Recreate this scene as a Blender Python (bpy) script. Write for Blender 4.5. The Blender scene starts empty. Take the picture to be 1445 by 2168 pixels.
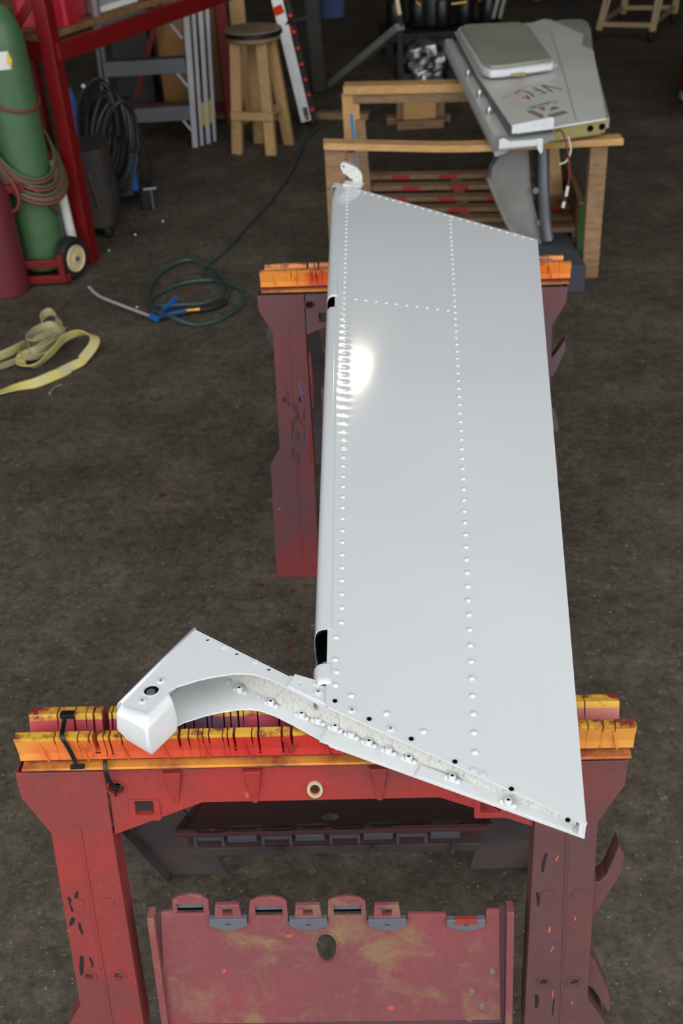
import bpy, bmesh, math, random
from mathutils import Vector, Matrix, noise
from mathutils.geometry import tessellate_polygon

random.seed(7)
S = bpy.context.scene
COL = S.collection

# ------------------------------------------------------------------ camera
CAM_H = 1.62
cd = bpy.data.cameras.new('camera')
cam = bpy.data.objects.new('camera', cd); COL.objects.link(cam)
_r = Vector((0.9986039, -0.03027084, -0.04328894))      # image right
_d = Vector((-0.05282288, -0.57226306, -0.81836711))    # image down
_f = Vector((0.0, 0.81951123, -0.57306312))             # viewing direction
cam.matrix_world = Matrix(((_r.x, -_d.x, -_f.x, 0), (_r.y, -_d.y, -_f.y, 0), (_r.z, -_d.z, -_f.z, CAM_H), (0, 0, 0, 1)))
cd.sensor_fit = 'HORIZONTAL'; cd.sensor_width = 14.9
cd.lens = 14.9 * 2224.0 / 1445.0
cd.clip_start = 0.05; cd.clip_end = 100
cd.dof.use_dof = True; cd.dof.focus_distance = 1.38; cd.dof.aperture_fstop = 4.5
S.camera = cam

# ------------------------------------------------------------------ daylight outside the open hangar door
w = bpy.data.worlds.new('overcast_sky'); S.world = w; w.use_nodes = True
bg = w.node_tree.nodes['Background']
bg.inputs['Color'].default_value = (0.95, 0.98, 1.0, 1); bg.inputs['Strength'].default_value = 2.5
pl = bpy.data.lights.new('door_portal', 'AREA'); pl.shape = 'RECTANGLE'; pl.size = 10.6; pl.size_y = 6.2
pl.cycles.is_portal = True
po = bpy.data.objects.new('door_portal', pl); COL.objects.link(po)
po.location = (0.5, 0.3, 3.1); po.rotation_euler = (math.radians(90), 0, 0)
S.view_settings.view_transform = 'Standard'; S.view_settings.look = 'None'
S.view_settings.exposure = 0.0; S.view_settings.gamma = 1.0; S.view_settings.use_curve_mapping = False

# ------------------------------------------------------------------ helpers
def lin(c):
    c = c / 255.0
    return c / 12.92 if c <= 0.04045 else ((c + 0.055) / 1.055) ** 2.4
def rgb(r, g, b): return (lin(r), lin(g), lin(b), 1.0)

def new_mat(name):
    m = bpy.data.materials.new(name); m.use_nodes = True
    return m, m.node_tree, m.node_tree.nodes['Principled BSDF']

def nz(nt, scale, detail=4, rough=0.55, vec=None, dist=0.0):
    n = nt.nodes.new('ShaderNodeTexNoise'); n.inputs['Scale'].default_value = scale
    n.inputs['Detail'].default_value = detail; n.inputs['Roughness'].default_value = rough
    n.inputs['Distortion'].default_value = dist
    if vec is not None: nt.links.new(vec, n.inputs['Vector'])
    return n.outputs['Fac']

def coords(nt, sc=(1, 1, 1)):
    t = nt.nodes.new('ShaderNodeTexCoord'); m = nt.nodes.new('ShaderNodeMapping')
    m.inputs['Scale'].default_value = sc; nt.links.new(t.outputs['Object'], m.inputs['Vector'])
    return m.outputs['Vector']

def ramp(nt, fac, stops, interp='LINEAR'):
    r = nt.nodes.new('ShaderNodeValToRGB'); r.color_ramp.interpolation = interp
    e = r.color_ramp.elements
    while len(e) < len(stops): e.new(0.5)
    for k, (p, c) in enumerate(stops):
        e[k].position = p; e[k].color = c if len(c) == 4 else (*c, 1)
    nt.links.new(fac, r.inputs['Fac']); return r.outputs['Color']

def mix(nt, fac, a, b, mode='MIX'):
    n = nt.nodes.new('ShaderNodeMix'); n.data_type = 'RGBA'; n.blend_type = mode
    for sock, v in ((n.inputs[0], fac), (n.inputs[6], a), (n.inputs[7], b)):
        if hasattr(v, 'is_linked'): nt.links.new(v, sock)
        else: sock.default_value = v
    return n.outputs[2]

def bump(nt, bs, h, strength=0.2, dist=0.001):
    b = nt.nodes.new('ShaderNodeBump'); b.inputs['Strength'].default_value = strength; b.inputs['Distance'].default_value = dist
    nt.links.new(h, b.inputs['Height']); nt.links.new(b.outputs['Normal'], bs.inputs['Normal'])

W0, B1 = (0, 0, 0, 1), (1, 1, 1, 1)
def pm(name, c1, rough=0.5, metal=0.0, c2=None, scale=10, lo=0.42, hi=0.62, sc=(1, 1, 1), bstr=0.0, bscale=90, speck=None, spec=0.5):
    m, nt, bs = new_mat(name)
    bs.inputs['Roughness'].default_value = rough; bs.inputs['Metallic'].default_value = metal
    bs.inputs['Specular IOR Level'].default_value = spec
    v = coords(nt, sc); col = None
    if c2 is not None:
        col = ramp(nt, nz(nt, scale, 5, 0.6, v), [(lo, c1), (hi, c2)])
    else:
        d = tuple(x * 0.86 for x in c1[:3]) + (1,)
        col = ramp(nt, nz(nt, scale, 4, 0.6, v), [(0.3, d), (0.7, c1)])
    if speck is not None:
        f = ramp(nt, nz(nt, speck[1], 3, 0.7, v), [(speck[2], W0), (speck[2] + 0.04, B1)])
        col = mix(nt, f, col, speck[0])
    nt.links.new(col, bs.inputs['Base Color'])
    if bstr: bump(nt, bs, nz(nt, bscale, 4, 0.6, v), bstr)
    return m

class MB:
    def __init__(s): s.v = []; s.f = []
    def add(s, vs, fs, M=None):
        o = len(s.v)
        s.v += [(M @ Vector(p)) if M is not None else Vector(p) for p in vs]
        s.f += [tuple(i + o for i in f) for f in fs]; return s
    def box(s, x0, x1, y0, y1, z0, z1, M=None):
        return s.add([(x0, y0, z0), (x1, y0, z0), (x1, y1, z0), (x0, y1, z0), (x0, y0, z1), (x1, y0, z1), (x1, y1, z1), (x0, y1, z1)],
                     [(0, 3, 2, 1), (4, 5, 6, 7), (0, 1, 5, 4), (1, 2, 6, 5), (2, 3, 7, 6), (3, 0, 4, 7)], M)
    def bar(s, p0, p1, w, h, up=(0, 0, 1)):
        p0, p1 = Vector(p0), Vector(p1); d = p1 - p0; L = d.length; d.normalize()
        u = Vector(up); x = d.cross(u)
        if x.length < 1e-4: x = d.cross(Vector((0, 1, 0)))
        x.normalize(); u = x.cross(d)
        M = Matrix(((x.x, d.x, u.x, p0.x), (x.y, d.y, u.y, p0.y), (x.z, d.z, u.z, p0.z), (0, 0, 0, 1)))
        return s.box(-w / 2, w / 2, 0, L, -h / 2, h / 2, M)
    def prism(s, outer, z0, z1, holes=(), M=None, fn=None):
        loops = [list(outer)] + [list(h) for h in holes]
        flat = [p for l in loops for p in l]; n = len(flat)
        tris = tessellate_polygon([[Vector((p[0], p[1], 0)) for p in l] for l in loops])
        vs = [(p[0], p[1], z0) for p in flat] + [(p[0], p[1], z1) for p in flat]
        fs = []
        for t in tris:
            a, b, c = (Vector(flat[i]).to_3d() if len(flat[i]) == 2 else Vector(flat[i]) for i in t)
            if (b - a).cross(c - a).z < 0: t = (t[0], t[2], t[1])
            fs.append((t[2], t[1], t[0])); fs.append(tuple(i + n for i in t))
        o = 0
        for l in loops:
            k = len(l)
            for i in range(k): fs.append((o + i, o + (i + 1) % k, o + (i + 1) % k + n, o + i + n))
            o += k
        if fn: vs = [fn(*p) for p in vs]
        return s.add(vs, fs, M)
    def tube(s, pts, r, n=8, closed=False, flat=None):
        pts = [Vector(p) for p in pts]; m = len(pts); vs = []; fs = []
        rr = r if hasattr(r, '__len__') else [r] * m
        prev = None
        for i, p in enumerate(pts):
            a = pts[(i - 1) % m] if (closed or i) else p
            b = pts[(i + 1) % m] if (closed or i < m - 1) else p
            d = (b - a).normalized()
            if prev is None:
                x = d.cross(Vector((0, 0, 1)))
                if x.length < 0.05: x = d.cross(Vector((1, 0, 0)))
            else: x = prev - d * prev.dot(d)
            x.normalize(); y = d.cross(x); prev = x
            for k in range(n):
                t = 2 * math.pi * k / n
                vs.append(p + (x * math.cos(t) + y * math.sin(t)) * rr[i])
        for i in range(m if closed else m - 1):
            j = (i + 1) % m
            for k in range(n):
                fs.append((i * n + k, i * n + (k + 1) % n, j * n + (k + 1) % n, j * n + k))
        if not closed:
            fs.append(tuple(range(n))[::-1]); fs.append(tuple((m - 1) * n + k for k in range(n)))
        return s.add(vs, fs)
    def lathe(s, prof, n=24, M=None):
        vs = []; fs = []
        for r, z in prof:
            for k in range(n):
                t = 2 * math.pi * k / n; vs.append((r * math.cos(t), r * math.sin(t), z))
        for i in range(len(prof) - 1):
            for k in range(n):
                fs.append((i * n + k, i * n + (k + 1) % n, (i + 1) * n + (k + 1) % n, (i + 1) * n + k))
        fs.append(tuple(range(n))[::-1]); fs.append(tuple((len(prof) - 1) * n + k for k in range(n)))
        return s.add(vs, fs, M)
    def ribbon(s, pts, wv, th=0.0015):
        """flat strap: centre line pts, width vector at each point, thickness"""
        vs = []; fs = []; m = len(pts)
        for i, p in enumerate(pts):
            p = Vector(p); wd = Vector(wv[i]) / 2
            d = (Vector(pts[min(i + 1, m - 1)]) - Vector(pts[max(i - 1, 0)])).normalized()
            nn = d.cross(wd).normalized() * th / 2
            vs += [p - wd - nn, p + wd - nn, p + wd + nn, p - wd + nn]
        for i in range(m - 1):
            a, b = i * 4, i * 4 + 4
            for k in range(4): fs.append((a + k, a + (k + 1) % 4, b + (k + 1) % 4, b + k))
        fs.append((3, 2, 1, 0)); fs.append(tuple((m - 1) * 4 + k for k in range(4)))
        return s.add(vs, fs)
    def build(s, name, mat, parent=None, bevel=0, smooth=False, world=False, segs=2, label=None):
        vs = s.v
        if world and parent is not None:
            I = ROOTM[parent].inverted(); vs = [I @ p for p in vs]
        me = bpy.data.meshes.new(name); me.from_pydata([tuple(p) for p in vs], [], s.f); me.update()
        bm = bmesh.new(); bm.from_mesh(me); bmesh.ops.recalc_face_normals(bm, faces=bm.faces); bm.to_mesh(me); bm.free()
        o = bpy.data.objects.new(name, me); COL.objects.link(o)
        me.materials.append(mat)
        if smooth:
            for p in me.polygons: p.use_smooth = True
            me.set_sharp_from_angle(angle=math.radians(38))
        if bevel:
            b = o.modifiers.new('bevel', 'BEVEL'); b.width = bevel; b.segments = segs; b.limit_method = 'ANGLE'; b.angle_limit = math.radians(40)
            b.harden_normals = False
        if parent is not None:
            o.parent = parent; ROOTM[o] = ROOTM[parent]
        else: ROOTM[o] = Matrix.Identity(4)
        if label: o['label'] = label
        return o

ROOTM = {}

def thing(name, label, cat, loc=(0, 0, 0), rz=0.0, group=None):
    o = bpy.data.objects.new(name, None); COL.objects.link(o)
    o.empty_display_size = 0.1
    o.location = loc; o.rotation_euler = (0, 0, rz)
    ROOTM[o] = Matrix.Translation(loc) @ Matrix.Rotation(rz, 4, 'Z')
    o['label'] = label; o['category'] = cat
    if group: o['group'] = group
    return o
def tag(o, label, cat, group=None):
    o['label'] = label; o['category'] = cat
    if group: o['group'] = group
    return o
def dup(o, parent, loc, name=None):
    c = o.copy(); COL.objects.link(c); c.parent = parent; c.location = loc; return c
def lower(mb, o_loc): return mb
def single(mb, name, mat, label, cat, bevel=0, smooth=False, group=None):
    """a one-mesh thing: the origin is moved to its base centre"""
    xs = [p.x for p in mb.v]; ys = [p.y for p in mb.v]; zs = [p.z for p in mb.v]
    c = Vector(((min(xs) + max(xs)) / 2, (min(ys) + max(ys)) / 2, min(zs)))
    mb.v = [p - c for p in mb.v]
    o = mb.build(name, mat, None, bevel, smooth); o.location = c
    return tag(o, label, cat, group)
def cr(pts, n=8, closed=False):
    P = [Vector(p) for p in pts]; m = len(P); out = []
    rng = range(m) if closed else range(m - 1)
    for i in rng:
        p0 = P[(i - 1) % m] if (closed or i) else P[0]; p1 = P[i]; p2 = P[(i + 1) % m]
        p3 = P[(i + 2) % m] if (closed or i < m - 2) else P[-1]
        for k in range(n):
            t = k / n
            out.append(0.5 * ((2 * p1) + (p2 - p0) * t + (2 * p0 - 5 * p1 + 4 * p2 - p3) * t * t + (3 * p1 - p0 - 3 * p2 + p3) * t ** 3))
    if not closed: out.append(P[-1])
    return out
def circ(cx, cy, r, n=16, ry=None):
    ry = ry or r
    return [(cx + r * math.cos(2 * math.pi * k / n), cy + ry * math.sin(2 * math.pi * k / n)) for k in range(n)]
def rrect(x0, x1, y0, y1, r, n=4):
    out = []
    for cx, cy, a in ((x1 - r, y1 - r, 0), (x0 + r, y1 - r, 90), (x0 + r, y0 + r, 180), (x1 - r, y0 + r, 270)):
        for k in range(n + 1):
            t = math.radians(a + 90 * k / n); out.append((cx + r * math.cos(t), cy + r * math.sin(t)))
    return out
RX = Matrix.Rotation(math.radians(90), 4, 'X')
def T(x, y, z): return Matrix.Translation((x, y, z))
def struct(mb, name, mat, **k):
    o = mb.build(name, mat, **k); o['kind'] = 'structure'; return o

# ------------------------------------------------------------------ materials
def floor_mat():
    m, nt, bs = new_mat('stained_concrete'); v = coords(nt)
    base = ramp(nt, nz(nt, 3.2, 8, 0.7, v), [(0.3, rgb(70, 62, 53)), (0.52, rgb(93, 84, 72)), (0.75, rgb(116, 107, 94))])
    grime = ramp(nt, nz(nt, 24, 8, 0.75, v, 0.5), [(0.36, (0.42, 0.41, 0.40, 1)), (0.6, B1)])
    col = mix(nt, 0.75, base, grime, 'MULTIPLY')
    patch = ramp(nt, nz(nt, 34, 9, 0.8, v, 0.3), [(0.58, W0), (0.76, B1)])
    col = mix(nt, patch, col, rgb(160, 150, 132))
    spk = ramp(nt, nz(nt, 120, 3, 0.6, v), [(0.66, W0), (0.72, B1)])
    col = mix(nt, spk, col, rgb(165, 158, 146))
    dark = ramp(nt, nz(nt, 60, 4, 0.7, v), [(0.35, (0.55, 0.55, 0.55, 1)), (0.5, B1)])
    col = mix(nt, 0.8, col, dark, 'MULTIPLY')
    red = ramp(nt, nz(nt, 17, 1, 0.3, v), [(0.79, W0), (0.80, B1)])
    col = mix(nt, red, col, rgb(92, 34, 28))
    nt.links.new(col, bs.inputs['Base Color'])
    bs.inputs['Roughness'].default_value = 0.72; bs.inputs['Specular IOR Level'].default_value = 0.25
    bump(nt, bs, nz(nt, 45, 8, 0.7, v), 0.8, 0.006)
    return m
M_floor = floor_mat()
M_wall = pm('hangar_sheet_wall', rgb(70, 64, 58), 0.7, scale=2)
M_dark = pm('black_rubber', rgb(22, 22, 22), 0.7)
M_black = pm('black_plastic', rgb(20, 20, 21), 0.38)
M_void = pm('hole_shade_black', (0.004, 0.004, 0.004, 1), 0.9, spec=0.05)  # black that puts the shade inside openings into the colour

def white_mat():
    m, nt, bs = new_mat('white_gloss_enamel'); v = coords(nt)
    c = ramp(nt, nz(nt, 3, 3, 0.5, v), [(0.3, rgb(207, 209, 210)), (0.7, rgb(212, 214, 215))])
    sc = ramp(nt, nz(nt, 34, 8, 0.8, v, 1.5), [(0.735, W0), (0.78, B1)])
    c = mix(nt, sc, c, rgb(150, 146, 138))
    nt.links.new(c, bs.inputs['Base Color'])
    bs.inputs['Roughness'].default_value = 0.09
    bump(nt, bs, nz(nt, 260, 3, 0.5, v), 0.03, 0.0004)
    return m
M_white = white_mat()
M_web = pm('dirty_white_primer', rgb(198, 198, 193), 0.55, c2=rgb(170, 158, 138), scale=330, lo=0.5, hi=0.7, sc=(1, 1, 0.5))
M_white2 = pm('white_satin_paint', rgb(218, 220, 221), 0.32, scale=20)
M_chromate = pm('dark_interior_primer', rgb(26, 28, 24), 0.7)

def horse_mat(name, bright, dull, stain, thr, lo2=0.60):
    m, nt, bs = new_mat(name); v = coords(nt)
    c = ramp(nt, nz(nt, 4.2, 3, 0.5, v, 0.3), [(thr - 0.10, dull), (thr + 0.12, bright)])
    st = ramp(nt, nz(nt, 13, 7, 0.7, v, 0.5), [(lo2, W0), (lo2 + 0.16, B1)])
    c = mix(nt, st, c, stain)
    sp = ramp(nt, nz(nt, 60, 1, 0.3, v), [(0.79, W0), (0.80, B1)])
    c = mix(nt, sp, c, rgb(180, 76, 56))
    fine = ramp(nt, nz(nt, 120, 5, 0.8, v), [(0.3, (0.72, 0.72, 0.72, 1)), (0.6, B1)])
    c = mix(nt, 0.7, c, fine, 'MULTIPLY')
    nt.links.new(c, bs.inputs['Base Color'])
    bs.inputs['Roughness'].default_value = 0.46; bs.inputs['Specular IOR Level'].default_value = 0.4
    bump(nt, bs, nz(nt, 300, 3, 0.6, v), 0.15, 0.0006)
    return m
M_red = horse_mat('faded_red_plastic', rgb(150, 46, 42), rgb(112, 55, 54), rgb(100, 60, 58), 0.52)
M_maroon = horse_mat('weathered_maroon_plastic', rgb(108, 55, 54), rgb(88, 58, 58), rgb(80, 60, 60), 0.55)
M_tray = horse_mat('stained_maroon_tray', rgb(132, 66, 68), rgb(116, 66, 69), rgb(126, 98, 74), 0.5, 0.50)
M_hdark = horse_mat('dark_purple_plastic', rgb(104, 46, 46), rgb(82, 56, 60), rgb(76, 64, 68), 0.62)
M_hred = horse_mat('streaked_dark_red_plastic', rgb(112, 38, 40), rgb(84, 48, 52), rgb(80, 56, 62), 0.52, 0.58)
M_inner = pm('grey_purple_plastic', rgb(92, 78, 78), 0.5, c2=rgb(76, 68, 70), scale=9)
M_clip = pm('grey_plastic_clip', rgb(92, 92, 100), 0.4)

def rail_mat(name, stops, top, wear, width, z_top=0.7245):
    m, nt, bs = new_mat(name); v = coords(nt)
    sx = nt.nodes.new('ShaderNodeSeparateXYZ'); nt.links.new(v, sx.inputs[0])
    n1 = nz(nt, 16, 4, 0.6, v)
    a = nt.nodes.new('ShaderNodeMath'); a.operation = 'MULTIPLY_ADD'; a.inputs[1].default_value = 0.22; a.inputs[2].default_value = -0.11
    nt.links.new(n1, a.inputs[0])
    d = nt.nodes.new('ShaderNodeMath'); d.operation = 'DIVIDE'; d.inputs[1].default_value = width
    nt.links.new(sx.outputs['X'], d.inputs[0])
    s = nt.nodes.new('ShaderNodeMath'); s.operation = 'ADD'; nt.links.new(a.outputs[0], s.inputs[0]); nt.links.new(d.outputs[0], s.inputs[1])
    c = ramp(nt, s.outputs[0], stops)
    # unpainted yellow plastic along the top, worn through in places
    g = nt.nodes.new('ShaderNodeMath'); g.operation = 'GREATER_THAN'; g.inputs[1].default_value = z_top
    nt.links.new(sx.outputs['Z'], g.inputs[0])
    tc = ramp(nt, nz(nt, 38, 4, 0.65, v), [(0.46, top), (0.60, wear)])
    c = mix(nt, g.outputs[0], c, tc)
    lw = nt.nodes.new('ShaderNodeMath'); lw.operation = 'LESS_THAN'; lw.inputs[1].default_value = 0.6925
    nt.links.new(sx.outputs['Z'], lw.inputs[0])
    c = mix(nt, lw.outputs[0], c, rgb(112, 42, 40))  # darker band paints shade into the groove above the lip
    sm_ = ramp(nt, nz(nt, 26, 6, 0.7, v, 0.4), [(0.58, W0), (0.72, B1)])
    c = mix(nt, sm_, c, wear)
    ch = ramp(nt, nz(nt, 70, 5, 0.7, v, 0.6), [(0.66, W0), (0.70, B1)])
    c = mix(nt, ch, c, top)
    nt.links.new(c, bs.inputs['Base Color'])
    bs.inputs['Roughness'].default_value = 0.42
    bump(nt, bs, nz(nt, 140, 4, 0.7, v), 0.3, 0.001)
    return m
YEL = rgb(204, 156, 52)
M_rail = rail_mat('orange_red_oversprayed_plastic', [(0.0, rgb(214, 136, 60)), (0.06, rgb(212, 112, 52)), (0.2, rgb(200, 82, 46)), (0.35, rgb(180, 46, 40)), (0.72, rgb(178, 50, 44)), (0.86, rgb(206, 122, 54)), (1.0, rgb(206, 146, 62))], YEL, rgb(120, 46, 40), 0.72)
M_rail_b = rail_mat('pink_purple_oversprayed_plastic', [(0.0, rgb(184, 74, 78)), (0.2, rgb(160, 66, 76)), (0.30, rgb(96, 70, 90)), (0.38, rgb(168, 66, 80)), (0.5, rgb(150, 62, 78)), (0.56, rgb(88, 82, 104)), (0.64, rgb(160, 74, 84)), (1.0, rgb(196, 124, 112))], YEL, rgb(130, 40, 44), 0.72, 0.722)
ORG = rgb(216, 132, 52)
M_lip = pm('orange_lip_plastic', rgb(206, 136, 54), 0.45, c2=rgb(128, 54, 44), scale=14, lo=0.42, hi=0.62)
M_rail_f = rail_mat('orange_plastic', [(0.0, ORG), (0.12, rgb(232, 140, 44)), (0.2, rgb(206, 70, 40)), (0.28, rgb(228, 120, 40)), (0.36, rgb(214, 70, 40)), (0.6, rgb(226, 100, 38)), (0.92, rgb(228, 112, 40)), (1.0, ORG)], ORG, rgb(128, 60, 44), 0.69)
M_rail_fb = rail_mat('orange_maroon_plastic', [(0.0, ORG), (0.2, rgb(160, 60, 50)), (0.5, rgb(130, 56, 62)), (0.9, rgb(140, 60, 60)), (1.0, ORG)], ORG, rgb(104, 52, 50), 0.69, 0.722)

def wood_mat(name, a, b, scale=14, sc=(6, 1, 6), rough=0.65):
    m, nt, bs = new_mat(name); v = coords(nt, sc)
    c = ramp(nt, nz(nt, scale, 5, 0.6, v, 0.8), [(0.35, a), (0.65, b)])
    k = ramp(nt, nz(nt, 3, 2, 0.4, coords(nt)), [(0.3, (0.75, 0.72, 0.7, 1)), (0.6, B1)])
    c = mix(nt, 0.8, c, k, 'MULTIPLY')
    nt.links.new(c, bs.inputs['Base Color']); bs.inputs['Roughness'].default_value = rough
    bump(nt, bs, nz(nt, scale * 3, 4, 0.6, v), 0.15, 0.001)
    return m
M_pine = wood_mat('raw_pine', rgb(176, 136, 88), rgb(196, 160, 112))
M_pine2 = wood_mat('orange_pine', rgb(184, 138, 82), rgb(206, 164, 108), sc=(1, 6, 6))
M_oldwood = wood_mat('weathered_wood', rgb(122, 94, 68), rgb(152, 120, 86), sc=(1, 6, 6))
M_ply = wood_mat('dark_plywood', rgb(112, 80, 46), rgb(138, 102, 62), 6, (2, 2, 1))
M_seat = wood_mat('worn_grey_wood', rgb(112, 94, 78), rgb(134, 114, 94), 5, (3, 1, 1))
M_alu = pm('dull_aluminium', rgb(188, 190, 194), 0.4, 0.3, scale=6)
M_alu_d = pm('dark_aluminium', rgb(120, 122, 126), 0.45, 0.6, scale=6)
M_redpaint = pm('red_gloss_paint', rgb(112, 6, 7), 0.45, scale=5)
M_green = pm('green_cylinder_paint', rgb(70, 104, 68), 0.45, scale=7, c2=rgb(60, 90, 58), lo=0.3, hi=0.75)
M_acet = pm('maroon_cylinder_paint', rgb(104, 38, 48), 0.45, scale=7)
M_cream = pm('cream_paint', rgb(214, 196, 150), 0.5)
M_blue = pm('blue_plastic', rgb(30, 92, 160), 0.4)
M_blued = pm('blue_cloth', rgb(48, 66, 104), 0.9)
M_hoseg = pm('dark_green_rubber', rgb(48, 74, 72), 0.45)
M_hoseo = pm('olive_rubber', rgb(74, 82, 56), 0.5)
M_hoser = pm('dull_red_rubber', rgb(116, 52, 45), 0.5)
M_brass = pm('brass', rgb(196, 150, 80), 0.3, 0.9)
M_steel = pm('bright_steel', rgb(190, 188, 190), 0.28, 0.8)
M_strap = pm('yellow_webbing', rgb(214, 196, 106), 0.8, c2=rgb(196, 186, 142), scale=14, bstr=0.3, bscale=220)
M_strapd = pm('soiled_webbing', rgb(176, 164, 124), 0.85, bstr=0.3, bscale=220)
M_paper = pm('white_paper', rgb(222, 220, 216), 0.7)
M_card = pm('brown_cardboard', rgb(150, 108, 62), 0.8)
M_bag = pm('dark_grey_nylon', rgb(44, 41, 40), 0.75, c2=rgb(58, 51, 44), scale=6)
M_orange = pm('orange_red_plastic', rgb(222, 70, 30), 0.4)
M_gpanel = pm('grey_panel_paint', rgb(214, 212, 205), 0.4, scale=5)
M_gfair = pm('grey_primer', rgb(126, 124, 121), 0.5, scale=5, c2=rgb(112, 109, 103))
M_gbox = pm('grey_green_cover', rgb(152, 153, 136), 0.55, c2=rgb(140, 141, 126), scale=5)
M_olive = pm('zinc_primer', rgb(150, 140, 84), 0.5)
M_carpet = pm('grey_carpet', rgb(62, 65, 72), 0.95, bstr=0.6, bscale=400)
M_greenedge = pm('green_edge_paint', rgb(22, 108, 52), 0.5)
M_redmark = pm('red_stripe_paint', rgb(176, 46, 52), 0.6)
M_ink = pm('black_marker_ink', rgb(24, 22, 22), 0.5)
M_bluestrap = pm('blue_band', rgb(36, 110, 160), 0.5)

# ------------------------------------------------------------------ the hangar
struct(MB().box(-5, 6, -16, 11.5, -0.2, 0), 'floor', M_floor)
struct(MB().box(-5, 6, 11.2, 11.5, 0, 7), 'wall_back', M_wall)
struct(MB().box(-5, -4.8, 0.3, 11.2, 0, 7), 'wall_left', M_wall)
struct(MB().box(5.8, 6, 0.3, 11.2, 0, 7), 'wall_right', M_wall)
struct(MB().box(-5, 6, 0.15, 11.5, 7.0, 7.15), 'ceiling', M_wall)
struct(MB().box(-5, 6, 0.15, 0.3, 6.2, 7.15), 'trim_1', M_wall)

# ------------------------------------------------------------------ plastic folding sawhorses
FS = 0.25
def fsh(z): return -FS * max(0.0, 0.68 - z)
def rsh(z): return 0.43 * max(0.0, 0.68 - z)
def fplate(mb, outline, y0, y1, holes=()):
    return mb.prism(outline, y0, y1, holes, fn=lambda x, z, d: (x, d + fsh(z), z))
def rplate(mb, outline, y0, y1, holes=()):
    return mb.prism(outline, y0, y1, holes, fn=lambda x, z, d: (x, d + rsh(z), z))
def mir(pts, c): return [(2 * c - x, z) for x, z in pts]

def rail(mb, prof, x0, x1, kerfs, ztop):
    """extruded rail whose saw kerfs are real slots; kerf = (x, width, depth)"""
    ks = sorted(kerfs); x = x0
    def seg(a, b, cut):
        P = [(y, min(z, ztop - cut)) for y, z in prof] if cut else prof
        mb.prism(P, a, b, fn=lambda y, z, d: (d, y, z))
    for kx, kw, kd in ks:
        kw = kw * 0.55; a, b = kx - kw / 2, kx + kw / 2
        if a <= x or b >= x1: continue
        seg(x, a, 0); seg(a, b, kd); x = b
    seg(x, x1, 0)

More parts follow.
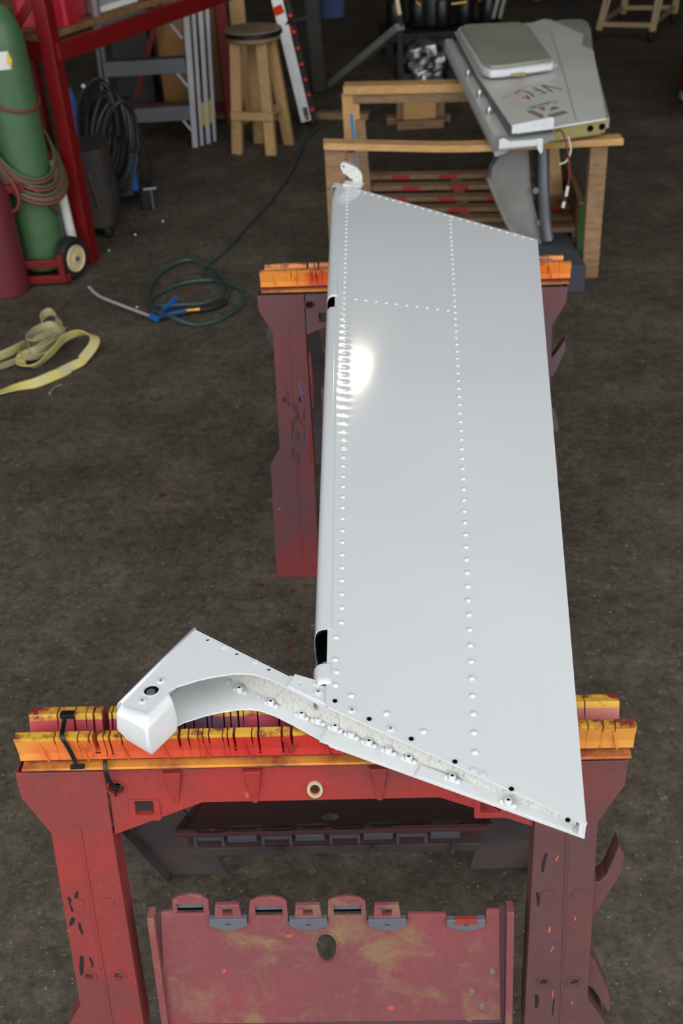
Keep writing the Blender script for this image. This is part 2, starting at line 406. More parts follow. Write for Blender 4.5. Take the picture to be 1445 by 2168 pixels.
def sawhorse(loc, rz, label, W, M_body, M_leg, M_fr, M_rr, kf, kr, hooks, near):
    t = thing('folding_sawhorse', label, 'sawhorse', loc, rz, 'sawhorses under the white panel')
    c = W / 2 - 0.007
    # top rails
    mb = MB()
    prof = [(0.000, 0.729), (0.0115, 0.729), (0.019, 0.700), (0.019, 0.679), (0.007, 0.679), (0.006, 0.690), (0.001, 0.692), (0.0025, 0.703)]
    rail(mb, prof, 0, W, kf, 0.729)
    o = mb.build('front_rail', M_fr, t, bevel=0.0005)
    mb = MB().box(0.001, W - 0.002, -0.006, 0.008, 0.6808, 0.6848); mb.build('rail_lip', M_lip, o, bevel=0.0014)
    for k in range(int(W / 0.047)):                       # moulded ribs on the rail face
        x = 0.028 + 0.047 * k
        r = MB(); r.bar((x, 0.0005, 0.722), (x + 0.007, -0.0005, 0.692), 0.0012, 0.003, up=(0, -1, 0)); r.build('rail_rib', M_fr, o)
    mb = MB()
    prof = [(0.039, 0.729), (0.053, 0.727), (0.060, 0.700), (0.060, 0.676), (0.024, 0.676), (0.024, 0.690), (0.030, 0.708)]
    rail(mb, prof, 0.008, W - 0.012, kr, 0.729)
    mb.build('rear_rail', M_rr, t, bevel=0.0005)
    # front legs: moulded channels
    oL = [(-0.010, 0.6735), (-0.008, 0.640), (0.021, 0.590), (0.021, 0.325), (-0.003, 0.285), (-0.006, 0.0), (0.100, 0.0), (0.101, 0.29), (0.096, 0.584), (0.096, 0.6735)]
    hz = 0.374 if near else 0.44
    for side in (0, 1):
        out = oL if not side else mir(oL, c)
        mb = MB()
        hx = (0.040, 0.078)
        hol = [circ((x if not side else 2 * c - x), hz - (0.02 if side else 0), 0.0058, 14) for x in hx]
        fplate(mb, out, 0, 0.004, hol)
        for a, b in ((0, 9), (9, 0)): pass
        n = len(out)
        for i in range(n):                                 # side walls of the channel
            if i in (5, 8, 9): continue
            (xa, za), (xb, zb) = out[i], out[(i + 1) % n]
            ins = 0.002 if (xa + xb) / 2 < (0.05 if not side else 2 * c - 0.05) else -0.002
            dp = 0.034
            vs = []
            for (x, z) in ((xa, za), (xb, zb)):
                for y in (0.002, dp):
                    vs += [(x, y + fsh(z), z), (x + ins * 1.6, y + fsh(z), z)]
            mb.add(vs, [(0, 4, 6, 2), (1, 3, 7, 5), (2, 6, 7, 3), (0, 1, 5, 4), (0, 2, 3, 1), (4, 5, 7, 6)])
        leg = mb.build('leg', M_leg[side], t, bevel=0.0012)
        # moulded centre line, bosses and hole rims
        xm = 0.057 if not side else 2 * c - 0.057
        r = MB(); r.prism([(xm - 0.0012, 0.60), (xm + 0.0012, 0.60), (xm + 0.006, 0.05), (xm + 0.0035, 0.05)], -0.0012, 0.001, fn=lambda x, z, d: (x, d + fsh(z), z))
        r.build('ridge', M_leg[side], leg)
        for x in hx:
            x = x if not side else 2 * c - x
            zc = hz - (0.02 if side else 0)
            r = MB(); r.prism(circ(x, zc, 0.0092, 16), -0.0016, 0.001, [circ(x, zc, 0.0062, 16)], fn=lambda x, z, d: (x, d + fsh(z), z)); r.build('hole_rim', M_leg[side], leg)
            r = MB(); r.prism(circ(x, 0.487, 0.0085, 16), -0.0012, 0.001, fn=lambda x, z, d: (x, d + fsh(z), z)); r.build('boss', M_leg[side], leg)
    # apron between the legs with gussets
    zb = 0.6265
    ap = [(0.098, 0.6735), (0.098, 0.584), (0.208, zb), (2 * c - 0.208, zb), (2 * c - 0.098, 0.584), (2 * c - 0.098, 0.6735)]
    h = [circ(0.107, 0.650, 0.0105, 18, 0.0075), rrect(0.127, 0.149, 0.612, 0.631, 0.001), rrect(2 * c - 0.160, 2 * c - 0.136, 0.606, 0.625, 0.001), circ(0.343, 0.642, 0.006, 14, 0.0075)]
    mb = MB(); fplate(mb, ap, 0.003, 0.008, h); a = mb.build('apron', M_body, t, bevel=0.001)
    for x0, x1, z0, z1 in ((0.127, 0.149, 0.612, 0.631), (2 * c - 0.160, 2 * c - 0.136, 0.606, 0.625)):
        r = MB(); r.prism(rrect(x0 - 0.0075, x1 + 0.0075, z0 - 0.008, z1 + 0.002, 0.003), 0.0012, 0.004, [rrect(x0 - 0.0003, x1 + 0.0003, z0 - 0.0003, z1 + 0.0003, 0.001)], fn=lambda x, z, d: (x, d + fsh(z), z)); r.build('socket_frame', M_body, a, bevel=0.0006)
        r = MB(); fplate(r, [(x0 - 0.002, z0 - 0.002), (x1 + 0.002, z0 - 0.002), (x1 + 0.002, z1 + 0.002), (x0 - 0.002, z1 + 0.002)], 0.026, 0.028); r.build('socket_back', M_inner, a)
    for xr in (0.1765, 0.271, 2 * c - 0.279, 2 * c - 0.184):
        r = MB()
        vs = [(xr - 0.0125, 0.003 + fsh(0.672), 0.672), (xr + 0.0125, 0.003 + fsh(0.672), 0.672), (xr + 0.0035, 0.003 + fsh(0.628), 0.625), (xr - 0.0035, 0.003 + fsh(0.628), 0.625),
              (xr - 0.010, -0.006, 0.672), (xr + 0.010, -0.006, 0.672), (xr + 0.0028, -0.012, 0.625), (xr - 0.0028, -0.012, 0.625)]
        r.add(vs, [(0, 1, 2, 3), (4, 7, 6, 5), (0, 4, 5, 1), (1, 5, 6, 2), (2, 6, 7, 3), (3, 7, 4, 0)]); r.build('apron_rib', M_body, a, bevel=0.0008)
    r = MB(); r.prism(circ(0.343, 0.642, 0.0095, 18, 0.011), 0.0005, 0.004, [circ(0.343, 0.642, 0.006, 18, 0.0075)], fn=lambda x, z, d: (x, d + fsh(z), z)); r.build('hole_rim', M_strapd, a)
    r = MB(); r.prism(circ(0.107, 0.650, 0.0125, 20, 0.0095), 0.0008, 0.004, [circ(0.107, 0.650, 0.0106, 20, 0.0076)], fn=lambda x, z, d: (x, d + fsh(z), z)); r.build('hole_rim', M_body, a)
    # lower ledge under the rail, coloured black for the shadow gap below the lip
    r = MB(); r.box(0.0, W - 0.012, 0.001, 0.055, 0.672, 0.6795); r.build('rail_base', M_dark, t, bevel=0.001)
    # rear frame
    oR = [(0.012, 0.676), (0.022, 0.640), (0.030, 0.590), (0.030, 0.30), (0.026, 0.27), (0.026, 0.0), (0.136, 0.0), (0.132, 0.29), (0.112, 0.584), (0.112, 0.676)]
    for side in (0, 1):
        out = oR if not side else mir(oR, c + 0.006)
        mb = MB(); rplate(mb, out, 0.054, 0.060); 
        rplate(mb, [(out[0][0], 0.67), (out[0][0] + (0.004 if not side else -0.004), 0.67), (out[5][0] + (0.004 if not side else -0.004), 0.0), (out[5][0], 0.0)], 0.036, 0.056)
        mb.build('leg', M_inner, t, bevel=0.001)
    mb = MB(); rplate(mb, [(0.112, 0.676), (0.112, 0.60), (0.2, 0.628), (2 * c - 0.2, 0.628), (2 * c - 0.1, 0.60), (2 * c - 0.1, 0.676)], 0.052, 0.058); mb.build('rear_apron', M_inner, t)
    mb = MB(); rplate(mb, [(0.13, 0.205), (0.13, 0.165), (2 * c - 0.12, 0.165), (2 * c - 0.12, 0.205)], 0.040, 0.056)
    st = mb.build('stretcher', M_inner, t, bevel=0.002)
    for x in (0.25, 0.40, 0.53):
        r = MB(); rplate(r, [(x, 0.208), (x, 0.16), (x + 0.006, 0.16), (x + 0.006, 0.208)], 0.034, 0.05); r.build('stretcher_rib', M_inner, st)
    # trays
    def tray(Mt, xf, M_plate, M_tabs):
        def P(mb, o, d0, d1, holes=()): return mb.prism(o, d0, d1, holes, fn=Mt)
        o = [(0.141, 0.466), (0.156, 0.468), (0.157, 0.484), (0.166, 0.490), (0.182, 0.4925), (0.194, 0.490), (0.202, 0.483), (0.2025, 0.449), (0.249, 0.449), (0.2535, 0.480), (0.264, 0.4855), (0.279, 0.4875), (0.292, 0.485), (0.2995, 0.479), (0.300, 0.449),
             (0.3495, 0.449), (0.351, 0.480), (0.362, 0.484), (0.376, 0.486), (0.389, 0.483), (0.397, 0.477), (0.3985, 0.449), (0.448, 0.449), (0.449, 0.458), (0.497, 0.457), (0.4975, 0.447), (0.545, 0.447), (0.547, 0.462), (0.563, 0.462), (0.567, 0.288), (0.127, 0.288)]
        egg = [(0.346 + (0.0125 if True else 0) * math.cos(q) * (1 + 0.18 * math.sin(q)), 0.408 + 0.023 * math.sin(q)) for q in [2 * math.pi * k / 24 for k in range(24)]]
        slots = [rrect(0.162, 0.195, 0.4635, 0.4785, 0.001), rrect(0.2595, 0.2935, 0.458, 0.4735, 0.001), rrect(0.3575, 0.3915, 0.4565, 0.472, 0.001)]
        mb = MB(); P(mb, o, 0.004, 0.008, slots + [egg]); pt = mb.build('tray', M_plate, t, bevel=0.0008)
        r = MB(); P(r, [(0.346 + (x - 0.346) * 1.16, 0.408 + (z - 0.408) * 1.12) for x, z in egg], 0.0025, 0.005, [[(0.346 + (x - 0.346) * 1.01, 0.408 + (z - 0.408) * 1.01) for x, z in egg]]); r.build('hole_rim', M_plate, pt)
        for x0, x1, z in ((0.160, 0.197, 0.471), (0.2575, 0.2955, 0.466), (0.3555, 0.3935, 0.4645)):
            r = MB(); P(r, [(x0, z - 0.0028), (x1, z - 0.0028), (x1, z + 0.0028), (x0, z + 0.0028)], 0.009, 0.013); r.build('hinge_pin', M_clip, pt)
            r = MB(); P(r, [(x0, z - 0.011), (x1, z - 0.011), (x1, z + 0.006), (x0, z + 0.006)], 0.0135, 0.015); r.build('slot_shade', M_void, pt)  # black plate paints in the shade behind the slot
        for xc, zc in ((0.2255, 0.458), (0.3255, 0.4555), (0.4235, 0.4535), (0.521, 0.451)):
            arc = [(xc - 0.0235, zc + 0.004)] + [(xc - 0.0235 + 0.047 * k / 8, zc - 0.006 - 0.007 * math.sin(math.pi * k / 8)) for k in range(9)] + [(xc + 0.0235, zc + 0.004)]
            r = MB(); P(r, arc, -0.003, 0.004, [rrect(xc - 0.003, xc + 0.003, zc - 0.006, zc - 0.003, 0.0008)]); cl = r.build('clip', M_clip, pt, bevel=0.0008)
            if xc < 0.5:
                r = MB(); P(r, [(xc - 0.017, zc + 0.003), (xc + 0.017, zc + 0.003), (xc + 0.015, zc + 0.022), (xc - 0.015, zc + 0.022)], 0.000, 0.006, [rrect(xc - 0.006, xc + 0.006, zc + 0.006, zc + 0.016, 0.001)]); r.build('clip_loop', M_tabs, cl, bevel=0.0008)
            else:
                r = MB(); P(r, [(xc - 0.015, zc - 0.002), (xc + 0.015, zc - 0.002), (xc + 0.012, zc + 0.006), (xc - 0.012, zc + 0.006)], -0.004, 0.002); r.build('clip_loop', M_red, cl, bevel=0.0008)
        for x0, x1 in ((0.125, 0.134), (0.571, 0.580)):       # side flanges
            r = MB(); P(r, [(x0, 0.468), (x1, 0.468), (x1 + 0.001, 0.286), (x0 + 0.001, 0.286)], -0.006, 0.012); r.build('tray_flange', M_plate, pt, bevel=0.001)
        for x0, x1 in ((0.134, 0.142), (0.563, 0.571)):
            r = MB(); P(r, [(x0, 0.465), (x1, 0.465), (x1, 0.287), (x0, 0.287)], 0.006, 0.011); r.build('flange_groove', M_hdark, pt)
        r = MB(); P(r, [(0.13, 0.288), (0.57, 0.288), (0.57, 0.279), (0.13, 0.279)], 0.006, 0.020); r.build('hinge_bar', M_hdark, pt, bevel=0.001)
        for x, z in ((0.555, 0.368), (0.529, 0.336), (0.542, 0.312)):
            r = MB(); P(r, circ(x, z, 0.0032, 10), 0.002, 0.005, [circ(x, z, 0.0012, 8)]); r.build('screw', M_steel, pt)
        return pt
    tray(lambda x, z, d: (x, d + fsh(z), z), None, M_tray if near else M_leg[1], M_tray if near else M_leg[1])
    # the rear tray is hinged at the rear legs and leans inwards
    ca, sa = math.cos(math.radians(38)), math.sin(math.radians(38))
    def rt(x, z, d):
        u = 0.465 - z                                       # distance below the clip edge
        x = 2 * 0.352 - x if False else x - 0.003
        return (x, 0.142 + u * ca + (d - 0.004) * sa, 0.385 - u * sa + (d - 0.004) * ca * -1)
    tray(rt, None, M_hdark, M_maroon)
    edge = MB(); edge.box(0.122, 0.572, 0.1335, 0.142, 0.377, 0.3855); re_ = edge.build('tray_edge', M_maroon if near else M_hdark, t, bevel=0.001)
    for xa in (0.170, 0.268, 0.366, 0.462):
        r = MB(); r.box(xa - 0.02, xa + 0.02, 0.132, 0.144, 0.370, 0.3755); r.box(xa - 0.022, xa - 0.018, 0.130, 0.146, 0.358, 0.3765); r.box(xa + 0.018, xa + 0.022, 0.130, 0.146, 0.358, 0.3765); r.build('hinge_pin', M_clip, re_, bevel=0.0006)
        r = MB(); r.box(xa + 0.027, xa + 0.069, 0.131, 0.150, 0.367, 0.379); r.build('clip', M_clip, re_, bevel=0.001)
    r = MB(); r.box(0.135, 0.565, 0.146, 0.152, 0.340, 0.376); r.build('tray_lip', M_hdark, re_)
    for pts in hooks:
        mb = MB(); fplate(mb, pts, 0.008, 0.030); mb.build('lumber_hook', M_maroon if near else (M_black if pts[0][0] < 0.1 else M_hdark), t, bevel=0.001)
    return t

KF = [(0.047, .003, .012), (0.074, .003, .018), (0.087, .004, .010), (0.094, .011, .026), (0.104, .002, .03), (0.1105, .004, .028), (0.125, .003, .014), (0.191, .006, .022), (0.202, .003, .020), (0.213, .002, .010), (0.2185, .0018, .015), (0.2255, .003, .016), (0.2415, .002, .014), (0.247, .0028, .024), (0.2545, .0055, .026),
      (0.275, .0028, .018), (0.2825, .004, .032), (0.3095, .0045, .031), (0.3205, .0055, .022), (0.354, .003, .014), (0.358, .002, .010), (0.365, .003, .016), (0.44, .003, .02), (0.52, .003, .02), (0.657, .002, .006), (0.674, .003, .012), (0.688, .002, .010)]
KR = [(0.042, .003, .010), (0.062, .004, .03), (0.076, .002, .012), (0.085, .004, .024), (0.099, .014, .034), (0.107, .003, .02), (0.115, .002, .03), (0.192, .003, .03), (0.203, .0025, .03), (0.219, .003, .03), (0.2245, .002, .03), (0.239, .003, .03), (0.247, .003, .03), (0.256, .004, .03), (0.262, .002, .012), (0.279, .003, .03), (0.304, .004, .032), (0.325, .003, .02), (0.62, .002, .01), (0.66, .002, .012)]
near_horse = sawhorse((-0.391, 0.852, 0), math.radians(-2.33), 'red plastic folding sawhorse with saw-cut orange rails under the notched panel end', 0.712, M_red, (M_red, M_maroon), M_rail, M_rail_b, KF, KR,
    [[(0.668, 0.500), (0.683, 0.496), (0.692, 0.505), (0.706, 0.549), (0.713, 0.532), (0.711, 0.510), (0.678, 0.440), (0.668, 0.43)],
     [(0.668, 0.392), (0.674, 0.389), (0.686, 0.374), (0.704, 0.329), (0.709, 0.306), (0.707, 0.290), (0.688, 0.329), (0.668, 0.345)]], True)
random.seed(3)
KF2 = [(0.07, .003, .02), (0.083, .003, .008), (0.113, .004, .016), (0.117, .003, .02), (0.126, .005, .022), (0.14, .002, .015), (0.59, .002, .006), (0.635, .0025, .022), (0.66, .002, .008)]
KR2 = [(0.105, .008, .02), (0.12, .003, .02), (0.13, .006, .025), (0.6, .003, .02), (0.64, .003, .02), (0.3, .003, .02)]
far_horse = sawhorse((-0.154, 2.218, 0), math.radians(-3.3), 'dark maroon plastic sawhorse with orange rails under the pointed panel end', 0.686, M_hdark, (M_hred, M_hdark), M_rail_f, M_rail_fb, KF2, KR2,
    [[(0.006, 0.602), (0.016, 0.606), (0.034, 0.573), (0.036, 0.525), (0.022, 0.544), (0.005, 0.576)], [(0.045, 0.455), (0.020, 0.428), (0.014, 0.452), (0.036, 0.487)],
     [(0.645, 0.52), (0.655, 0.516), (0.670, 0.537), (0.682, 0.556), (0.684, 0.532), (0.659, 0.474), (0.645, 0.47)], [(0.645, 0.41), (0.664, 0.398), (0.676, 0.352), (0.672, 0.340), (0.645, 0.375)]], False)

M_fleck = pm('orange_paint_fleck', rgb(186, 92, 62), 0.5)
# black marker strokes and paint streaks on the sawhorse legs
def stroke(t, x, z, L, wd, lean, mat, name='ink_stroke'):
    n = 6; l = []; r = []
    for k in range(n + 1):
        q = k / n; ww = wd * (0.35 + 0.65 * math.sin(math.pi * (0.15 + 0.75 * q)))
        xx = x + lean * q + 0.0005 * math.sin(5 * q + x * 400); zz = z - L * q
        l.append((xx - ww / 2, zz)); r.append((xx + ww / 2, zz))
    mb = MB(); mb.prism(l + r[::-1], -0.0006, 0.0004, fn=lambda x, z, d: (x, d + fsh(z), z)); mb.build(name, mat, t)
for a in ((0.030, 0.497, 0.022, 0.004, 0.002), (0.042, 0.505, 0.024, 0.0045, -0.007), (0.031, 0.466, 0.012, 0.006, -0.004), (0.038, 0.458, 0.018, 0.0035, 0.001), (0.0335, 0.406, 0.030, 0.0055, -0.003), (0.0445, 0.404, 0.016, 0.0025, 0.0015),
          (0.6165, 0.548, 0.026, 0.004, -0.003), (0.6085, 0.492, 0.020, 0.004, 0.001), (0.6115, 0.334, 0.022, 0.005, 0.0005), (0.634, 0.326, 0.026, 0.0018, -0.001)):
    stroke(near_horse, *a, M_ink)
for a in ((0.631, 0.545, 0.010, 0.0035, -0.001), (0.625, 0.44, 0.012, 0.004, -0.001), (0.655, 0.455, 0.008, 0.003, 0.001), (0.63, 0.41, 0.011, 0.003, -0.002), (0.632, 0.34, 0.014, 0.0025, 0.0), (0.657, 0.322, 0.006, 0.003, 0.0)):
    stroke(near_horse, a[0], a[1], a[2] * 0.75, a[3] * 0.6, a[4], M_fleck, 'paint_fleck')
random.seed(11)
for k in range(24):
    zz = random.choice([0.33, 0.35, 0.36, 0.38, 0.40, 0.28, 0.30, 0.31]) + random.uniform(-0.02, 0.02) + 0.04
    stroke(far_horse, random.uniform(0.045, 0.085), zz, random.uniform(0.008, 0.03), random.uniform(0.002, 0.004), random.uniform(0, 0.004), M_ink)
for a in ((0.103, 0.545, 0.10, 0.006, 0.001), (0.103, 0.47, 0.05, 0.004, 0.001), (0.094, 0.375, 0.09, 0.007, 0.0)):
    stroke(far_horse, *a, M_redpaint, 'paint_streak')
stroke(far_horse, 0.074, 0.487, 0.06, 0.005, 0.008, pm('violet_paint', rgb(96, 62, 120), 0.5), 'paint_streak')

# black cable ties on the sawhorse rail
def hw(x, y, z): return ROOTM[near_horse] @ Vector((x, y, z))
mb = MB()
pts = cr([(0.099, 0.012, 0.688), (0.101, -0.004, 0.692), (0.102, -0.0105, 0.684), (0.103, -0.011, 0.672), (0.105, -0.010, 0.660), (0.107, -0.006, 0.652), (0.108, 0.006, 0.646)], 5)
mb.ribbon([hw(*p) for p in pts], [(0.0052, 0, 0)] * len(pts), 0.0016)
mb.bar(hw(0.104, -0.009, 0.655), hw(0.112, -0.009, 0.652), 0.006, 0.005)
mb.bar(hw(0.108, -0.010, 0.651), hw(0.106, -0.011, 0.641), 0.003, 0.0016)
single(mb, 'cable_tie', M_black, 'black cable tie hooked through the oval hole in the red apron', 'cable tie', 0.0004)
mb = MB()
pts = cr([(0.055, 0.030, 0.735), (0.056, 0.016, 0.7335), (0.0575, 0.000, 0.7325), (0.062, -0.003, 0.72), (0.066, -0.004, 0.70), (0.067, -0.006, 0.691)], 5)
mb.ribbon([hw(*p) for p in pts], [(0.0052, 0, 0)] * len(pts), 0.0016)
mb.box(-0.0075, 0.009, -0.003, 0.002, -0.002, 0.002, Matrix.Translation(hw(0.068, -0.006, 0.689)))
mb.box(-0.007, 0.009, -0.004, 0.004, -0.003, 0.003, Matrix.Translation(hw(0.057, 0.030, 0.737)))
single(mb, 'cable_tie', M_black, 'black tie strapped over the orange rail near its sawn end', 'cable tie', 0.0004)

# ------------------------------------------------------------------ the white riveted aircraft control surface lying across both sawhorses
A, B, C, D = (-0.028, 0.813), (0.227, 0.672), (0.469, 2.257), (0.033, 2.595)
ZL, ZR, ZBOT = 0.797, 0.755, 0.7325
el = thing('control_surface', 'long white riveted aircraft control surface lying across both sawhorses', 'aircraft part', (0.15, 1.6, ZBOT))
def V2(p): return Vector((p[0], p[1]))
def fall(s): return (s - 0.013 * (1 - math.exp(-max(s, 0) / 0.013))) / 0.987      # the sheet levels out towards the rounded nose
def top_z(x, y):
    yl = A[1] + (D[1] - A[1]) * 0
    tl = (y - A[1]) / (D[1] - A[1]); xl = A[0] + (D[0] - A[0]) * tl
    tr = (y - B[1]) / (C[1] - B[1]); xr = B[0] + (C[0] - B[0]) * tr
    s = max(-0.1, min(1.05, (x - xl) / (xr - xl)))
    return ZL + (ZR - ZL) * fall(s)
def line(p, q, sp):
    p, q = Vector(p), Vector(q); n = int(round((q - p).length / sp)); return [p + (q - p) * k / n for k in range(n + 1)]
spar_near = [(0.009, 1.399), (0.009, 1.374), (0.008, 1.35), (0.007, 1.322), (0.006, 1.298), (0.005, 1.27), (0.004, 1.244), (0.003, 1.217), (0.002, 1.191), (0.001, 1.165), (0, 1.137), (-0.001, 1.111), (-0.002, 1.084), (-0.003, 1.057), (-0.004, 1.031), (-0.005, 1.004), (-0.006, 0.978), (-0.007, 0.951)]
spar = [p.to_2d() for p in line((0.056, 2.55), (0.0294, 1.952), 0.025)] + [p.to_2d() for p in line((0.0283, 1.926), (0.0101, 1.425), 0.0264)] + [Vector(p) for p in spar_near]
midl = [p.to_2d() for p in line((0.288, 2.385), (0.2527, 2.02), 0.0264)] + [p.to_2d() for p in line((0.250, 1.993), (0.1965, 1.445), 0.0272)] + [p.to_2d() for p in line((0.194, 1.418), (0.127, 0.758), 0.0274)]
tipl = [Vector((0.082 + (0.455 - 0.082) * k / 23, 2.540 + (2.257 - 2.540) * k / 23)) for k in range(24)]
rowl = [Vector((0.049 + 0.175 * k / 9, 1.897 - 0.033 * k / 9)) for k in range(10)]
rootl = [Vector(p) for p in [(-0.014, 0.924), (-0.016, 0.886), (-0.015, 0.866), (-0.017, 0.845), (0.0, 0.83), (0.037, 0.806), (0.075, 0.783)]]
riv = spar + midl + tipl + rowl + rootl
# skin: fine grid whose sheet dips slightly round each rivet and along the rib row
grid = {}
for r in riv: grid.setdefault((int(r.x // 0.03), int(r.y // 0.03)), []).append(r)
spset = set(id(r) for r in spar); rowset = set(id(r) for r in rowl)
def dip(x, y):
    h = 0.0; gx, gy = int(x // 0.03), int(y // 0.03)
    for i in (-1, 0, 1):
        for j in (-1, 0, 1):
            for r in grid.get((gx + i, gy + j), ()):
                d2 = (r.x - x) ** 2 + (r.y - y) ** 2
                k = 0.00042 if id(r) in spset else (0.00008 if id(r) in rowset else 0.00020)
                h -= k * math.exp(-d2 / 0.000085)
    dr = (y - (1.897 - 0.19 * (x - 0.049))) / 0.03
    h += 0.0007 * noise.noise(Vector((x * 5, y * 3.2, 0.3)))
    return h
NS, NT = 100, 440
vs = []; fs = []
for j in range(NT + 1):
    t = j / NT
    l = V2(A) + (V2(D) - V2(A)) * t; r = V2(B) + (V2(C) - V2(B)) * t
    for i in range(NS + 1):
        s = i / NS; p = l + (r - l) * s
        e = min(1, s / 0.02, (1 - s) / 0.03, t / 0.01, (1 - t) / 0.01)
        vs.append((p.x, p.y, ZL + (ZR - ZL) * fall(s) + dip(p.x, p.y) * e))
for j in range(NT):
    for i in range(NS):
        a = j * (NS + 1) + i; fs.append((a, a + 1, a + NS + 2, a + NS + 1))
top = MB().add(vs, fs).build('top_skin', M_white, el, smooth=True, world=True)
# sheet edge of the top skin, trailing edge and lower skin
def wall(mb, p, q, zp0, zp1, zq0, zq1, th):
    p, q = V2(p), V2(q); d = (q - p).normalized(); n = Vector((-d.y, d.x)) * th
    vs = [(p.x, p.y, zp0), (q.x, q.y, zq0), (q.x, q.y, zq1), (p.x, p.y, zp1)]
    vs += [(x + n.x, y + n.y, z) for x, y, z in vs]
    return mb.add(vs, [(0, 1, 2, 3), (7, 6, 5, 4), (0, 4, 5, 1), (1, 5, 6, 2), (2, 6, 7, 3), (3, 7, 4, 0)])
mb = MB(); wall(mb, B, C, ZBOT, ZR, ZBOT, ZR, 0.002); mb.build('trailing_edge', M_white, el, bevel=0.0006, world=True)
mb = MB(); wall(mb, D, C, ZBOT, ZL, ZBOT, ZR, -0.002); mb.build('tip_rib', M_white, el, world=True)
mb = MB(); mb.prism([A, B, C, D], ZBOT, ZBOT + 0.0022); mb.build('lower_skin', M_white2, el, world=True)
mb = MB()                                                   # root edge of the top sheet
wall(mb, (A[0] + 0.002, A[1] - 0.0015), B, ZL - 0.0026, ZL - 0.0002, ZR - 0.0026, ZR - 0.0002, 0.003); mb.build('skin_edge', M_white2, el, world=True)
# root channel web, set back behind the edge
dAB = (V2(B) - V2(A)).normalized(); nin = Vector((-dAB.y, dAB.x))
p, q = V2(A) + nin * 0.026 - dAB * 0.03, V2(B) + nin * 0.010 - dAB * 0.012
mb = MB(); wall(mb, p, q, ZBOT, top_z(p.x, p.y) - 0.003, ZBOT, top_z(q.x, q.y) - 0.002, 0.002); mb.build('root_web', M_web, el, world=True)
mb = MB()                                                   # corner gusset closing the channel at the trailing edge
mb.prism([(B[0] - 0.006, B[1] + 0.0042), (B[0] - 0.0055, B[1] + 0.0030), (B[0] - 0.001, B[1] + 0.001), (B[0] + 0.001, B[1] + 0.010)], ZBOT, ZR - 0.001); mb.build('corner_gusset', M_white2, el, world=True)
mb = MB()                                                   # stiffening flange on the lower sheet
L0 = V2(A) - dAB * 0.012
for a0, a1, wd in ((0.0, 0.115, 0.022), (0.118, 0.29, 0.016)):
    p, q = L0 + dAB * a0, L0 + dAB * a1
    mb.prism([(p.x, p.y), (q.x, q.y), (q.x + nin.x * wd, q.y + nin.y * wd), (p.x + nin.x * wd, p.y + nin.y * wd)], ZBOT + 0.0023, ZBOT + 0.0042)
mb.build('root_flange', M_white2, el, bevel=0.0005, world=True)
# rounded nose with its cut-outs
NA, NB_ = 0.0165, (ZL - ZBOT) / 2
def nose_pt(y, phi):
    t = (y - A[1]) / (D[1] - A[1]); x = A[0] + (D[0] - A[0]) * t
    c, s = math.cos(phi), math.sin(phi)
    sg = lambda v, e: math.copysign(abs(v) ** e, v)
    return (x - NA * sg(math.sin(phi), 0.62), y, ZBOT + NB_ + NB_ * sg(math.cos(phi), 0.55))
NP = 26
ys = [0.838]; cuts = [0.846, 0.879, 0.885, 0.937, 1.855, 1.860, 1.905, 2.445, 2.572, 2.600]
yv = 0.838
allv = sorted(set(cuts + [0.838 + 0.02 * k for k in range(89)] + [2.6]))
allv = [y for y in allv if 0.84 <= y <= 2.6001]
def solid(ym, k):
    ph = math.pi * (k + 0.5) / NP
    if 0.885 < ym < 0.937: return ph > 1.95 and ym > 0.905
    if 0.879 < ym < 0.885: return False
    if ym < 0.846: return False
    if ym < 0.879: return ph < 1.75
    if 1.858 < ym < 1.905: return not (ph < 1.15)
    if 2.445 < ym < 2.572:
        lim = 0.10 + 0.9 * (2.572 - ym) / 0.127
        return not (lim < ph < 1.85)
    return True
vs = []; fs = []
for y in allv:
    for k in range(NP + 1): vs.append(nose_pt(y, math.pi * k / NP))
for j in range(len(allv) - 1):
    for k in range(NP):
        if solid((allv[j] + allv[j + 1]) / 2, k):
            a = j * (NP + 1) + k; fs.append((a, a + 1, a + NP + 2, a + NP + 1))
# flat lap of the nose sheet tucked under the top skin
n0 = len(vs)
for y in allv:
    q = nose_pt(y, 0); vs.append((q[0] + 0.006, q[1], q[2] - 0.0008))
for j in range(len(allv) - 1):
    if solid((allv[j] + allv[j + 1]) / 2, 0):
        a = j * (NP + 1); fs.append((n0 + j, a, a + NP + 1, n0 + j + 1))
cen = lambda p: (p[0] + 0.0025, p[1], ZBOT + NB_ + (p[2] - ZBOT - NB_) * 0.93)
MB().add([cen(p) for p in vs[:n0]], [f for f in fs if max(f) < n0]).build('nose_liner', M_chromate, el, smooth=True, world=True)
nose = MB().add(vs, fs).build('nose_skin', M_white, el, smooth=True, world=True)
sm = nose.modifiers.new('sheet', 'SOLIDIFY'); sm.thickness = 0.0006; sm.offset = 0
mb = MB(); wall(mb, (A[0] + 0.010, A[1] + 0.055), (D[0] + 0.014, D[1] - 0.03), ZBOT + 0.002, ZL - 0.0035, ZBOT + 0.002, ZL - 0.0035, 0.002); mb.build('spar_web', M_void, el, world=True)  # black colour puts the hollow nose's shade on the web
mb = MB().lathe([(0.0003, -0.0), (0.007, 0.0), (0.008, 0.002), (0.008, 0.022), (0.006, 0.025), (0.0003, 0.025)], 20, T(-0.027, 0.897, ZBOT + 0.020)); mb.build('hinge_bush', M_alu, el, smooth=True, world=True)
